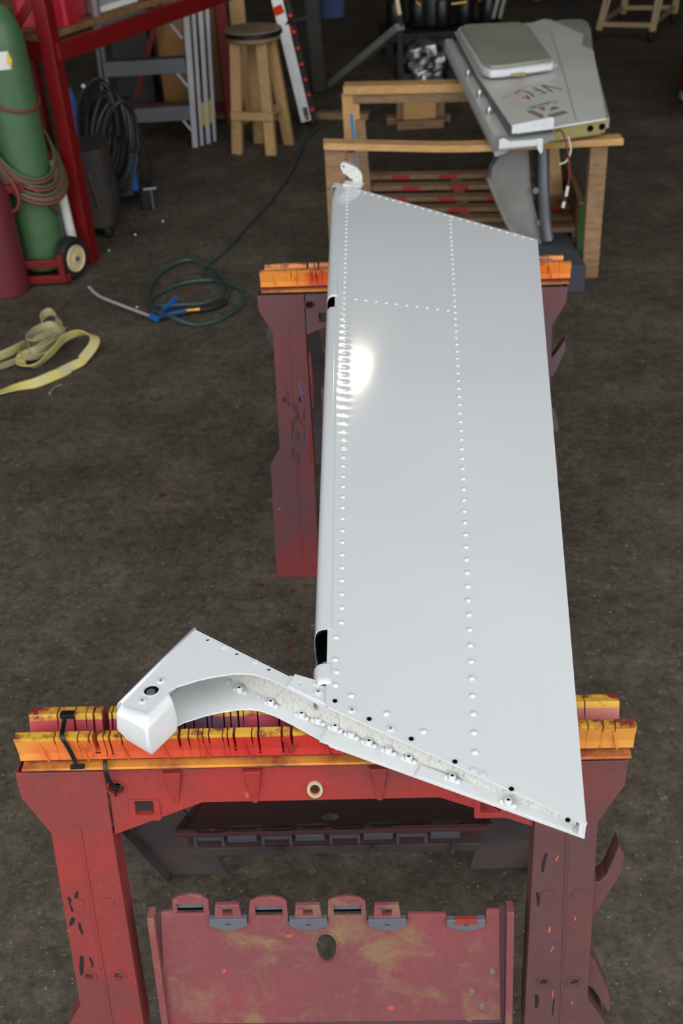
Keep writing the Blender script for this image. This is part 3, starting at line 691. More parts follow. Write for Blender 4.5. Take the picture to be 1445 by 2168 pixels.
# rivets: one mesh, one object each
def dome(r, h, n=12):
    mb = MB(); mb.lathe([(r, -0.0004), (r * 0.97, h * 0.35), (r * 0.78, h * 0.72), (r * 0.42, h * 0.95), (0.0003, h)], n); return mb
protoR = dome(0.0036, 0.0017).build('rivet', M_white2, el, smooth=True)
first = True
def place(p, z):
    global first
    loc = ROOTM[el].inverted() @ Vector((p[0], p[1], z))
    if first: protoR.location = loc; first = False; return protoR
    return dup(protoR, el, loc)
for r in riv: place(r, top_z(r.x, r.y) + dip(r.x, r.y))
RotNose = Matrix.Rotation(math.radians(-90), 3, 'Y')
for k in range(54):                                         # smaller rivets along the lower lip of the nose
    y = 0.945 + 0.0305 * k
    if 1.85 < y < 1.915 or y > 2.44: continue
    q = nose_pt(y, 1.62); o = place((q[0] + 0.0002, y), q[2]); o.rotation_euler = (0, math.radians(-92), 0); o.scale = (0.75, 0.75, 0.9)
# screws and dark discs painted for the shade in empty screw holes near the root edge
def disc(r, h=0.0006, n=14):
    return MB().lathe([(r, -0.0005), (r, h * 0.6), (r * 0.9, h), (0.0003, h)], n)
protoS = disc(0.0047, 0.0005).build('screw', M_white2, el, smooth=True)
c = MB(); c.box(-0.0019, 0.0019, -0.0005, 0.0005, 0.0004, 0.0008); c.box(-0.0005, 0.0005, -0.0019, 0.0019, 0.0004, 0.0008)
protoX = c.build('screw_recess', M_clip, protoS)
fs_ = True
ZA = 0.792
scr = [(0.0, 0.808, None), (0.040, 0.784, None), (-0.214, 0.870, ZA), (-0.231, 0.840, ZA), (-0.036, 0.837, ZA + 0.0025)]
for i, (x, y, z) in enumerate(scr):
    z = z if z else top_z(x, y)
    loc = ROOTM[el].inverted() @ Vector((x, y, z + 0.0006))
    if i == 0: protoS.location = loc
    else:
        s2 = dup(protoS, el, loc); x2 = dup(protoX, s2, (0, 0, 0)); x2.rotation_euler.z = i * 0.7
protoH = disc(0.0027, 0.0004, 14).build('screw_hole_shade', M_void, el)
hl = [(-0.018, 0.820), (0.018, 0.796), (0.061, 0.771), (0.104, 0.743), (0.158, 0.711), (0.209, 0.676)]
for i, (x, y) in enumerate(hl):
    loc = ROOTM[el].inverted() @ Vector((x, y, top_z(x, y) + 0.0006))
    if i == 0: protoH.location = loc
    else: dup(protoH, el, loc)
protoF = disc(0.0036, 0.0003).build('flush_rivet', M_white, el, smooth=True)
for i, (x, y, z) in enumerate([(0.122, 0.733, None), (0.131, 0.728, None), (-0.146, 0.922, ZA), (-0.108, 0.893, ZA)]):
    z = z if z else top_z(x, y)
    loc = ROOTM[el].inverted() @ Vector((x, y, z + 0.0006))
    if i == 0: protoF.location = loc
    else: dup(protoF, el, loc)
# anchor nuts on the lower flange
nb = MB()
nb.prism([(-0.0075, -0.0026), (0.0075, -0.0026), (0.0095, 0), (0.0075, 0.0026), (-0.0075, 0.0026), (-0.0095, 0)], 0, 0.0012)
nb.lathe([(0.0042, 0.001), (0.0042, 0.006), (0.0036, 0.0064), (0.0034, 0.0076), (0.0031, 0.0080), (0.0021, 0.0080), (0.0021, 0.006), (0.0004, 0.006)], 14)
for sx in (-0.0072, 0.0072): nb.lathe([(0.0028, 0.001), (0.0026, 0.0022), (0.0014, 0.0032), (0.0003, 0.0034)], 10, T(sx, 0, 0))
nuts = [(-0.132, 0.905), (-0.094, 0.880), (-0.058, 0.858), (-0.039, 0.846), (-0.020, 0.834), (-0.002, 0.822), (0.017, 0.809), (0.038, 0.796), (0.059, 0.783), (0.103, 0.753), (0.157, 0.717)]
protoN = nb.build('anchor_nut', M_white2, el, smooth=True)
inkb = disc(0.0021, 0.0003, 10); inkb.v = [p + Vector((0, 0, 0.0062)) for p in inkb.v]; protoNB = inkb.build('nut_bore_shade', M_void, protoN)  # dark disc paints the shade down the bore
for i, (x, y) in enumerate(nuts):
    loc = ROOTM[el].inverted() @ Vector((x, y, ZBOT + (0.0042 if i > 2 else 0.0022)))
    o = protoN if i == 0 else dup(protoN, el, loc)
    o.location = loc; o.rotation_euler.z = math.radians(-30)
    if i and i not in (3, 5, 7): dup(protoNB, o, (0, 0, 0))
for x, y in [(-0.147, 0.921), (-0.110, 0.894), (0.094, 0.761), (0.117, 0.747), (0.125, 0.743)]:
    o = dup(protoF, el, ROOTM[el].inverted() @ Vector((x, y, ZBOT + 0.0035)))
# horn arm: upper and lower plate, outer web, balance weight
ARM = [(-0.181, 0.957), (-0.067, 0.868), (-0.025, 0.848), (-0.026, 0.813), (-0.046, 0.829), (-0.068, 0.847), (-0.09, 0.8635), (-0.108, 0.873), (-0.12, 0.8755), (-0.133, 0.876), (-0.154, 0.873), (-0.171, 0.869), (-0.184, 0.864), (-0.195, 0.860), (-0.202, 0.855), (-0.206, 0.848), (-0.224, 0.819), (-0.250, 0.834), (-0.253, 0.838)]
oval = [(x, y) for x, y in circ(-0.223, 0.856, 0.0085, 18)]
ahole = [circ(x, y, 0.0024, 10) for x, y in [(-0.166, 0.936), (-0.130, 0.909), (-0.092, 0.880)]]
mb = MB(); mb.prism(ARM, ZA - 0.0022, ZA, [oval] + ahole); up = mb.build('horn_plate', M_white, el, bevel=0.0006, world=True)
LOW = [(-0.181, 0.957), (-0.067, 0.868), (-0.018, 0.842), (-0.018, 0.806)] + ARM[3:15] + [(-0.206, 0.853), (-0.22, 0.845), (-0.250, 0.845)]
mb = MB(); mb.prism(LOW, ZBOT, ZBOT + 0.002); mb.build('horn_lower_plate', M_white2, el, bevel=0.0005, world=True)
mb = MB()
wall(mb, (-0.181, 0.957), (-0.067, 0.868), ZBOT, ZA, ZBOT, ZA, -0.002); wall(mb, (-0.067, 0.868), (-0.018, 0.842), ZBOT, ZA - 0.001, ZBOT, ZA - 0.001, -0.002)
mb.build('horn_web', M_web, el, world=True)
mb = MB()                                                   # rolled outer edge of the horn
n = 10; P0, P1 = Vector((-0.181, 0.957)), Vector((-0.253, 0.838)); dd = (P1 - P0).normalized(); on = Vector((dd.y, -dd.x))
if on.x > 0: on = -on
vs = []; fs = []
for p in (P0, P1):
    for k in range(n + 1):
        a = math.pi * k / n; rr = (ZA - ZBOT) / 2
        o2 = on * (0.010 * math.sin(a) ** 0.7 if 0 < k < n else 0)
        vs.append((p.x + o2.x, p.y + o2.y, ZBOT + rr + rr * math.copysign(abs(math.cos(a)) ** 0.7, math.cos(a))))
for k in range(n): fs.append((k, k + 1, n + 2 + k, n + 1 + k))
sk = MB().add(vs, fs).build('horn_edge', M_white, el, smooth=True, world=True); so = sk.modifiers.new('sheet', 'SOLIDIFY'); so.thickness = 0.0016; so.offset = 0
# balance weight: faceted rounded block at the end of the horn
zt = 0.7895
W8 = [(-0.2555, 0.842, zt), (-0.2245, 0.824, zt), (-0.204, 0.857, zt), (-0.236, 0.878, zt),
      (-0.262, 0.834, 0.781), (-0.224, 0.808, 0.781), (-0.199, 0.848, 0.781),
      (-0.266, 0.836, 0.755), (-0.2255, 0.8055, 0.755), (-0.196, 0.846, 0.755),
      (-0.258, 0.838, 0.734), (-0.2255, 0.812, 0.734), (-0.200, 0.848, 0.734), (-0.236, 0.876, 0.734)]
mb = MB().add(W8, [(0, 1, 2, 3), (0, 4, 5, 1), (1, 5, 6, 2), (4, 7, 8, 5), (5, 8, 9, 6), (7, 10, 11, 8), (8, 11, 12, 9), (10, 13, 12, 11), (0, 3, 13, 10, 7, 4), (2, 6, 9, 12, 13, 3)])
mb.build('balance_weight', M_white2, el, bevel=0.0028, smooth=True, world=True, segs=3)
mb = MB().lathe([(0.0050, 0), (0.0050, 0.0014), (0.0042, 0.0022), (0.0003, 0.0024)], 16, T(-0.2235, 0.8545, ZA - 0.0022)); mb.build('weight_bolt', M_clip, el, smooth=True, world=True)
mb = MB().prism(circ(-0.223, 0.856, 0.0094, 22), ZA - 0.004, ZA + 0.0005, [circ(-0.223, 0.856, 0.0085, 22)]); mb.build('bolt_well', M_white2, el, smooth=True, world=True)
mb = MB().lathe([(0.009, 0), (0.009, 0.001), (0.0003, 0.001)], 16, T(-0.223, 0.856, ZA - 0.0028)); mb.build('well_shade', M_void, el, world=True)  # dark disc paints in the shade round the bolt
for i, (a, b) in enumerate((((-0.2515, 0.833), (-0.2245, 0.8195)), ((-0.2245, 0.8195), (-0.207, 0.848)))):
    mb = MB(); mb.bar((a[0], a[1], ZA + 0.0002), (b[0], b[1], ZA + 0.0002), 0.0012, 0.0012); mb.build('seam', M_white2, el, world=True)
mb = MB().prism([(-0.062, 0.868), (-0.026, 0.850), (-0.027, 0.817), (-0.0705, 0.850)], ZA, ZA + 0.0022, [circ(-0.0555, 0.8515, 0.0026, 10)]); mb.build('doubler_plate', M_white2, el, bevel=0.0005, world=True)
for x, y in [(-0.166, 0.936), (-0.130, 0.909), (-0.092, 0.880), (-0.0555, 0.8515)]:
    mb = MB().lathe([(0.0032, 0), (0.0032, 0.0006), (0.0003, 0.0006)], 10, T(x, y, ZA - 0.0036)); mb.build('screw_hole_shade', M_void, el, world=True)  # dark disc below each hole stands for its shade
# hinge lug standing at the pointed end
LUG = [(0.042, 0.837), (0.043, 0.843), (0.050, 0.846), (0.058, 0.844), (0.067, 0.839), (0.081, 0.832), (0.091, 0.822), (0.095, 0.810), (0.095, 0.785), (0.068, 0.788), (0.071, 0.803), (0.064, 0.808), (0.053, 0.818), (0.047, 0.821), (0.046, 0.827), (0.043, 0.831)]
mb = MB().prism(LUG, 2.596, 2.612, [circ(0.050, 0.836, 0.0026, 12)], fn=lambda x, z, d: (x, d, z)); lug = mb.build('hinge_lug', M_web, el, bevel=0.0015, world=True)
mb = MB(); mb.bar((0.050, 2.590, 0.7975), (0.094, 2.577, 0.793), 0.030, 0.006); mb.build('lug_base', M_white2, lug, bevel=0.001, world=True)
for x, y in ((0.048, 2.578), (0.050, 2.562), (0.068, 2.566), (0.082, 2.558)): place((x, y), 0.7985)

# ------------------------------------------------------------------ wooden stand on a pallet carrying a grey aircraft panel
ws = thing('wooden_stand', 'rough timber stand built on a pallet carrying the grey panel', 'stand', (0.55, 4.3, 0))
def wpart(name, mat, parent, p0, p1, w_, h_, up=(0, 0, 1), bevel=0.002):
    mb = MB(); mb.bar(p0, p1, w_, h_, up); return mb.build(name, mat, parent, bevel=bevel, world=True)
mb = MB()                                                   # sagging front beam
pts = cr([(0.005, 3.93, 0.520), (0.25, 3.895, 0.511), (0.50, 3.86, 0.505), (0.80, 3.82, 0.513), (1.062, 3.785, 0.522)], 6)
mb.ribbon(pts, [(0, 0.065, 0)] * len(pts), 0.024); mb.build('front_beam', M_pine2, ws, bevel=0.002, world=True)
wpart('post', M_oldwood, ws, (0.045, 3.93, 0.0), (0.045, 3.93, 0.506), 0.075, 0.04, (0, 1, 0))
wpart('post', M_oldwood, ws, (0.105, 3.95, 0.02), (0.105, 3.95, 0.49), 0.03, 0.08, (0, 1, 0))
wpart('post', M_oldwood, ws, (1.0, 3.815, 0.0), (0.985, 3.80, 0.508), 0.062, 0.04, (0, 1, 0))
wpart('rear_beam', M_pine2, ws, (0.11, 4.86, 0.495), (1.15, 4.72, 0.495), 0.088, 0.036)
wpart('rear_rail', M_oldwood, ws, (0.15, 4.84, 0.455), (1.1, 4.70, 0.455), 0.03, 0.038)
wpart('post', M_pine2, ws, (0.145, 4.86, 0.0), (0.135, 4.85, 0.477), 0.075, 0.038, (0, 1, 0))
wpart('post', M_oldwood, ws, (0.19, 4.62, 0.0), (0.17, 4.70, 0.40), 0.04, 0.075, (0, 1, 0))
wpart('post', M_pine, ws, (0.985, 4.42, 0.10), (0.915, 4.42, 0.50), 0.062, 0.05, (0, 1, 0))
for i, y in enumerate((4.82, 4.66, 4.51, 4.37, 4.24, 4.12)):       # pallet
    sl = wpart('pallet_slat', M_oldwood, ws, (0.165, y, 0.118), (1.04, y - 0.10, 0.118), 0.058, 0.02)
    if i in (0, 1, 2, 3):
        off = 0.05 * (i % 2) - 0.02 * i
        for x0, x1 in ((0.31, 0.39), (0.52, 0.60), (0.73, 0.80), (0.93, 0.99)):
            x0 += off; x1 += off
            ya, yb = y - 0.10 * (x0 - 0.165) / 0.875, y - 0.10 * (x1 - 0.165) / 0.875
            mb = MB(); mb.bar((x0, ya - 0.0292, 0.118), (x1, yb - 0.0292, 0.118), 0.0012, 0.019); mb.build('red_mark', M_redmark, sl, world=True)
for x in (0.18, 0.60, 1.02):
    wpart('pallet_bearer', M_oldwood, ws, (x, 4.86 - 0.1 * (x - 0.165), 0.055), (x - 0.03, 4.08 - 0.1 * (x - 0.165), 0.055), 0.045, 0.108)
mb = MB()                                                   # leaning plywood side with green painted edge
mb.add([(0.955, 3.845, 0.0), (1.085, 4.80, 0.0), (1.085, 4.80, 0.17), (0.955, 3.845, 0.275), (0.972, 3.843, 0.0), (1.10, 4.80, 0.0), (1.10, 4.80, 0.17), (0.972, 3.843, 0.275)],
       [(0, 1, 2, 3), (7, 6, 5, 4), (0, 4, 5, 1), (1, 5, 6, 2), (2, 6, 7, 3), (3, 7, 4, 0)])
sp_ = mb.build('side_board', M_ply, ws, world=True)
mb = MB(); mb.box(0.954, 0.973, 3.840, 3.844, 0.0, 0.276); mb.build('painted_edge', M_greenedge, sp_, world=True)
mb = MB(); mb.bar((0.957, 3.846, 0.278), (1.09, 4.80, 0.173), 0.018, 0.006); mb.build('edge_strip', M_oldwood, sp_, world=True)
mb = MB(); mb.bar((0.145, 4.55, 0.20), (0.13, 4.60, 0.45), 0.014, 0.002, (0, 1, 0)); mb.build('blue_band', M_bluestrap, ws, world=True)
mb = MB(); mb.box(0.62, 0.95, 3.70, 4.22, 0.0, 0.105); mb.v = [Vector((p.x + 0.0 * p.y, p.y - 0.11 * (p.x - 0.62), p.z)) for p in mb.v]
single(mb, 'carpeted_block', M_carpet, 'low grey carpeted block on the floor inside the timber stand', 'block', 0.006)

# grey fairing piece standing on the carpeted block
fa = thing('fairing', 'tall grey tapered fairing standing in the timber stand', 'aircraft part', (0.73, 3.95, 0.105))
mb = MB()
top_ = [(0.625, 0.395), (0.648, 0.440), (0.690, 0.458), (0.745, 0.455), (0.770, 0.43)]
vs = []; fs = []
secs = [(0.1055, 0.775, 0.835), (0.16, 0.705, 0.832), (0.25, 0.662, 0.802), (0.34, 0.615, 0.785), (0.40, 0.622, 0.778), (0.44, 0.652, 0.772), (0.465, 0.70, 0.765)]
N = 10
for z, x0, x1 in secs:
    for k in range(N):
        a = 2 * math.pi * k / N
        cx, hx = (x0 + x1) / 2, (x1 - x0) / 2
        sx = math.copysign(abs(math.cos(a)) ** 0.6, math.cos(a)); sy = math.copysign(abs(math.sin(a)) ** 0.6, math.sin(a))
        vs.append((cx + hx * sx, 3.97 + 0.035 * sy - (0.465 - z) * 0.08, z))
for i in range(len(secs) - 1):
    for k in range(N): fs.append((i * N + k, i * N + (k + 1) % N, (i + 1) * N + (k + 1) % N, (i + 1) * N + k))
fs.append(tuple(range(N))[::-1]); fs.append(tuple((len(secs) - 1) * N + k for k in range(N)))
mb.add(vs, fs); mb.build('shell', M_gfair, fa, smooth=True, world=True)
mb = MB(); mb.tube(cr([(0.815, 3.93, 0.475), (0.822, 3.91, 0.33), (0.836, 3.90, 0.20), (0.850, 3.89, 0.125)], 5), [0.022] * 16, 12); mb.build('side_tube', M_alu_d, fa, smooth=True, world=True)
mb = MB(); mb.bar((0.787, 3.945, 0.46), (0.825, 3.925, 0.13), 0.02, 0.01, (0, 1, 0)); mb.build('gap_strip', M_dark, fa, world=True)
mb = MB(); mb.tube(cr([(0.616, 3.945, 0.36), (0.664, 3.93, 0.25), (0.708, 3.92, 0.165), (0.765, 3.915, 0.116)], 5), 0.009, 8); mb.build('edge_bead', M_gfair, fa, smooth=True, world=True)
for z, x in ((0.315, 0.792), (0.19, 0.815)):
    mb = MB(); mb.lathe([(0.012, 0), (0.012, 0.004), (0.0003, 0.004)], 12, T(x, 3.905, z) @ RX); mb.build('lug', M_gfair, fa, world=True)

# ------------------------------------------------------------------ grey aircraft panel on the stand
pn = thing('aircraft_panel', 'grey aircraft panel with logos and a raised hatch on the timber stand', 'aircraft part', (0.85, 4.5, 0.535))
ZP = 0.600
SK = [(1.049, 5.527), (1.12, 5.599), (1.155, 5.573), (1.228, 5.193), (1.174, 4.971), (1.2, 4.866), (1.0, 3.776), (0.809, 3.707), (0.663, 3.661), (0.646, 4.506), (0.66, 5.40)]
mb = MB().prism(SK, ZP - 0.008, ZP); sk = mb.build('skin', M_gpanel, pn, bevel=0.004, world=True)
mb = MB().prism([(1.00, 5.45), (1.213, 5.603), (1.299, 5.595), (1.318, 5.55), (1.321, 5.512), (1.297, 5.342), (1.2, 4.866), (1.02, 3.81), (0.9, 3.8)], ZP - 0.045, ZP - 0.0085); mb.build('under_skin', M_gbox, pn, bevel=0.003, world=True)
mb = MB().prism([(0.655, 3.70), (0.80, 3.745), (0.99, 3.80), (1.185, 4.86), (1.05, 5.48), (0.665, 5.36)], ZP - 0.063, ZP - 0.009); mb.build('core', M_olive, pn, world=True)
mb = MB().prism([(0.80, 3.712), (1.0, 3.782), (1.0, 3.80), (0.80, 3.73)], ZP - 0.05, ZP - 0.008); eb = mb.build('end_rib', M_olive, pn, world=True)
for x, y in ((0.94, 3.757), (0.985, 3.772)):
    mb = MB().lathe([(0.011, 0), (0.011, 0.003), (0.0003, 0.003)], 12, T(x, y, ZP - 0.026) @ RX); mb.build('lightening_hole_shade', M_void, eb, world=True)  # black discs on the rib stand for the shade in its holes
# raised hatch
HB = [(0.663, 4.673), (0.668, 4.60), (0.692, 4.527), (0.748, 4.483), (0.95, 4.541), (0.980, 4.58), (0.991, 4.639), (1.005, 5.30), (0.985, 5.40), (0.72, 5.42), (0.672, 5.312)]
hc = Vector((0.83, 4.95))
mb = MB().prism([tuple(hc + (Vector(p) - hc) * 1.03) for p in HB], ZP, ZP + 0.016); hb = mb.build('hatch_base', M_gpanel, pn, bevel=0.004, world=True)
HT = [(x * 1.027, y * 1.027) for x, y in [(0.641, 5.073), (0.652, 5.12), (0.677, 5.146), (0.920, 5.134), (0.940, 5.10), (0.947, 5.044), (0.926, 4.398), (0.920, 4.37), (0.907, 4.349), (0.72, 4.285), (0.667, 4.283), (0.648, 4.32), (0.642, 4.361), (0.643, 4.646)]]
hc2 = Vector((0.811, 4.837))
mb = MB().prism([tuple(hc2 + (Vector(p) - hc2) * 1.045) for p in HT], ZP + 0.014, ZP + 0.044); mb.build('hatch_rim', M_white2, pn, bevel=0.008, smooth=True, world=True)
mb = MB().prism([tuple(hc2 + (Vector(p) - hc2) * 0.97) for p in HT], ZP + 0.043, ZP + 0.054); mb.build('hatch_lid', M_gbox, pn, bevel=0.008, smooth=True, world=True)
mb = MB(); mb.box(0.76, 0.82, 4.386, 4.40, ZP + 0.016, ZP + 0.026); mb.build('hatch_slot', M_olive, pn, world=True)
# hinge channels along the left side
mb = MB().prism([(0.612, 5.40), (0.650, 5.40), (0.652, 3.70), (0.640, 3.66), (0.600, 3.62)], ZP - 0.065, ZP - 0.030); mb.build('hinge_channel', M_gpanel, pn, bevel=0.002, world=True)
mb = MB().prism([(0.600, 5.30), (0.612, 5.30), (0.600, 3.63), (0.588, 3.63)], ZP - 0.068, ZP - 0.050); mb.build('channel_lip', M_alu, pn, world=True)
mb = MB().prism([(0.646, 5.25), (0.660, 5.25), (0.662, 3.68), (0.650, 3.68)], ZP - 0.03, ZP - 0.004); mb.build('channel_gap', M_clip, pn, world=True)
for y in (4.62, 4.28, 4.02): 
    mb = MB().lathe([(0.010, 0), (0.012, 0.02), (0.007, 0.03), (0.0003, 0.032)], 12, T(0.624, y, ZP - 0.032)); mb.build('hinge_pin', M_steel, pn, smooth=True, world=True)
mb = MB().prism([(0.645, 0.602), (0.645, 0.630), (0.785, 0.640), (0.795, 0.635), (0.795, 0.600)], 3.640, 3.652, fn=lambda x, z, d: (x, d + (x - 0.645) * 0.25, z)); mb.build('end_bracket', M_white2, pn, bevel=0.002, world=True)
mb = MB().prism([(0.590, 0.583), (0.590, 0.612), (0.605, 0.616), (0.628, 0.604), (0.722, 0.602), (0.722, 0.583)], 3.560, 3.572, fn=lambda x, z, d: (x, d + (x - 0.59) * 0.12, z - 0.006)); mb.build('end_bracket', M_white2, pn, bevel=0.002, world=True)
mb = MB().prism([(0.590, 3.562), (0.73, 3.58), (0.80, 3.66), (0.80, 3.72), (0.60, 3.70)], ZP - 0.026, ZP - 0.020); mb.build('bracket_plate', M_alu, pn, world=True)
mb = MB().prism([(0.716, 0.60), (0.738, 0.60), (0.741, 0.558), (0.734, 0.548), (0.722, 0.565)], 3.572, 3.580, fn=lambda x, z, d: (x, d, z)); mb.build('bracket_ear', M_white2, pn, bevel=0.002, world=True)
mb = MB(); mb.box(0.98, 0.994, 3.78, 3.79, 0.57, 0.585); mb.box(0.70, 0.99, 3.80, 4.6, 0.5365, 0.545); mb.build('lower_frame', M_gfair, pn, world=True)
mb = MB(); mb.bar((1.101, 5.309, ZP + 0.0003), (0.974, 4.351, ZP + 0.0003), 0.003, 0.001); mb.bar((0.974, 4.351, ZP + 0.0003), (0.892, 3.774, ZP + 0.0003), 0.003, 0.001); mb.build('seam', M_gbox, pn, world=True)
# markings
M_mk = pm('dark_grey_marking', rgb(96, 96, 100), 0.5); M_lg = pm('brown_grey_marking', rgb(136, 126, 114), 0.5); M_sw = pm('red_marking', rgb(186, 66, 48), 0.5); M_sw2 = pm('pale_red_marking', rgb(206, 150, 132), 0.5)
def stripe(name, pts, wd, mat):
    mb = MB()
    for a, b in zip(pts[:-1], pts[1:]): mb.bar((a[0], a[1], ZP + 0.0006), (b[0], b[1], ZP + 0.0006), wd, 0.001)
    mb.build(name, mat, sk, world=True)
stripe('letter_v', [(0.931, 4.204), (0.869, 4.288), (0.887, 4.176)], 0.009, M_mk)
stripe('letter_f', [(0.862, 4.163), (0.828, 4.259)], 0.009, M_mk); stripe('letter_f', [(0.862, 4.163), (0.828, 4.150)], 0.006, M_mk); stripe('letter_f', [(0.846, 4.208), (0.822, 4.195)], 0.005, M_mk)
stripe('letter_c', [tuple(p[:2]) for p in cr([(0.806, 4.122, 0), (0.803, 4.165, 0), (0.792, 4.204, 0), (0.771, 4.212, 0), (0.746, 4.179, 0)], 5)], 0.008, M_mk)
stripe('swoosh', [tuple(p[:2]) for p in cr([(0.941, 4.301, 0), (0.877, 4.330, 0), (0.794, 4.262, 0), (0.681, 4.112, 0)], 6)], 0.005, M_sw2)
stripe('swoosh', [tuple(p[:2]) for p in cr([(0.681, 4.112, 0), (0.72, 4.10, 0), (0.775, 4.085, 0)], 5)], 0.004, M_sw2)
def poly(name, pts, mat): MB().prism(pts, ZP + 0.0002, ZP + 0.001).build(name, mat, sk, world=True)
poly('leaf', [(0.782, 4.150), (0.790, 4.12), (0.785, 4.073), (0.776, 4.105)], M_sw); poly('leaf', [(0.770, 4.125), (0.774, 4.105), (0.757, 4.108)], M_sw)
poly('emblem', [(0.789, 3.961), (0.819, 3.971), (0.808, 3.907)], M_lg); poly('emblem', [(0.826, 3.904), (0.866, 3.937), (0.86, 3.963), (0.842, 3.962)], M_lg)
poly('emblem', [(0.741, 3.921), (0.765, 3.932), (0.794, 3.862), (0.781, 3.813)], M_lg); poly('emblem', [(0.797, 3.802), (0.887, 3.871), (0.874, 3.902), (0.813, 3.862)], M_lg)
tc = bpy.data.curves.new('lettering', 'FONT'); tc.body = 'Cadorath'; tc.size = 0.046; tc.shear = 0.2
to = bpy.data.objects.new('lettering_tmp', tc); COL.objects.link(to)
dg = bpy.context.evaluated_depsgraph_get(); tm = bpy.data.meshes.new_from_object(to.evaluated_get(dg)); bpy.data.objects.remove(to)
lo = bpy.data.objects.new('lettering', tm); COL.objects.link(lo); tm.materials.clear(); tm.materials.append(M_mk); lo.parent = sk
lo.location = ROOTM[pn].inverted() @ Vector((0.866, 4.050, ZP + 0.001)); lo.rotation_euler = (0, 0, math.radians(180 + 35)); lo.scale = (0.78, 1.0, 1)
# wire hanging from the panel's end
mb = MB(); mb.tube(cr([(0.806, 3.70, 0.585), (0.815, 3.655, 0.60), (0.828, 3.625, 0.57), (0.842, 3.62, 0.51), (0.848, 3.62, 0.45), (0.846, 3.62, 0.42)], 5), 0.0035, 8)
wr = mb.build('wire', M_hoser, pn, smooth=True, world=True)
mb = MB(); mb.tube([(0.846, 3.62, 0.42), (0.842, 3.62, 0.385)], 0.0055, 8); mb.tube([(0.838, 3.62, 0.365), (0.834, 3.62, 0.345)], 0.006, 8); mb.build('wire_ferrule', M_paper, wr, world=True)
mb = MB(); mb.tube([(0.842, 3.62, 0.387), (0.838, 3.62, 0.363)], 0.003, 6); mb.build('wire_core', M_hoser, wr, world=True)
mb = MB(); mb.tube(cr([(0.86, 3.735, 0.555), (0.865, 3.70, 0.52), (0.85, 3.69, 0.485), (0.825, 3.69, 0.475)], 5), 0.003, 6); mb.build('loose_wire', M_gpanel, pn, world=True)

# ------------------------------------------------------------------ stool
st = thing('bar_stool', 'round wooden stool with pale pine legs beside the stepladder', 'stool', (-0.32, 5.75, 0))
mb = MB().lathe([(0.135, 0.548), (0.140, 0.552), (0.140, 0.572), (0.003, 0.572)], 32); mb.build('seat_base', M_oldwood, st, smooth=True)
mb = MB().lathe([(0.146, 0.572), (0.151, 0.576), (0.151, 0.590), (0.147, 0.594), (0.003, 0.594)], 32); mb.build('seat_edge', M_black, st, smooth=True)
mb = MB().lathe([(0.146, 0.5935), (0.148, 0.597), (0.144, 0.602), (0.003, 0.602)], 32); mb.build('seat', M_seat, st, smooth=True)
LEGS = [((-0.085, -0.060), (-0.131, -0.055)), ((0.045, -0.075), (0.052, -0.113)), ((0.085, 0.0), (0.143, 0.071)), ((-0.01, 0.08), (-0.02, 0.13))]
for a, b in LEGS:
    mb = MB(); mb.bar((b[0], b[1], 0.0), (a[0], a[1], 0.553), 0.055, 0.036, (0.3, 1, 0)); mb.build('leg', M_pine, st, bevel=0.002)
def legpt(i, z): a, b = LEGS[i]; k = z / 0.553; return (b[0] + (a[0] - b[0]) * k, b[1] + (a[1] - b[1]) * k, z)
for i, j, z in ((0, 1, 0.20), (1, 2, 0.21), (2, 3, 0.15), (3, 0, 0.16)):
    p, q = Vector(legpt(i, z)), Vector(legpt(j, z)); d = (q - p).normalized() * 0.03; out = Vector((0, -0.028, 0)) if i == 0 else Vector((0, 0, 0))
    mb = MB(); mb.bar(p - d + out, q + d + out, 0.022, 0.04); mb.build('stretcher', M_pine, st, bevel=0.002)

# ------------------------------------------------------------------ ladders
ld = thing('stepladder', 'folded aluminium stepladder with wide treads under the workbench edge', 'ladder', (-0.66, 5.9, 0))
for x, y, wd in ((-0.690, 5.87, 0.030), (-0.655, 5.90, 0.018), (-0.622, 5.93, 0.024), (-0.590, 5.97, 0.018)):
    mb = MB(); mb.bar((x, y, 0), (x + 0.04, y + 0.02, 0.80), wd, 0.05, (0, 1, 0)); r_ = mb.build('rail', M_alu, ld, bevel=0.002, world=True)
    if x in (-0.622, -0.590):
        mb = MB(); mb.bar((x - 0.012, y - 0.027, 0.10), (x - 0.008, y - 0.026, 0.22), 0.022, 0.002, (0, 1, 0)); mb.build('warning_label', pm('yellow_label', rgb(206, 170, 30), 0.5), r_, world=True)
for z in (0.213, 0.452, 0.69):
    mb = MB(); mb.box(-1.12, -0.69, 5.86, 5.94, z - 0.055, z + 0.002); mb.box(-1.12, -0.69, 5.855, 5.862, z - 0.07, z + 0.004); tr = mb.build('tread', M_alu_d, ld, bevel=0.002, world=True)
    mb = MB(); mb.bar((-0.745, 5.86, z - 0.06), (-0.69, 5.86, z - 0.14), 0.012, 0.004, (0, 1, 0)); mb.build('tread_brace', M_alu, tr, world=True)
for x in (-1.125, -1.10):
    mb = MB(); mb.bar((x - 0.03, 5.90, 0), (x, 5.90, 0.80), 0.02, 0.05, (0, 1, 0)); mb.build('rail', M_alu_d, ld, bevel=0.002, world=True)
tl = thing('telescopic_ladder', 'white and orange telescopic ladder leaning behind the stool', 'ladder', (-0.08, 6.15, 0))
mb = MB(); mb.bar((-0.083, 6.145, 0.035), (-0.21, 5.97, 0.78), 0.058, 0.026, (-0.1, 1, 0.2)); rl = mb.build('rail', pm('white_aluminium', rgb(250, 250, 250), 0.4), tl, bevel=0.003, world=True)
mb = MB(); mb.bar((-0.078, 6.122, 0.065), (-0.086, 6.112, 0.115), 0.026, 0.002, (-0.1, 1, 0.2)); mb.build('rating_label', M_clip, rl, world=True)
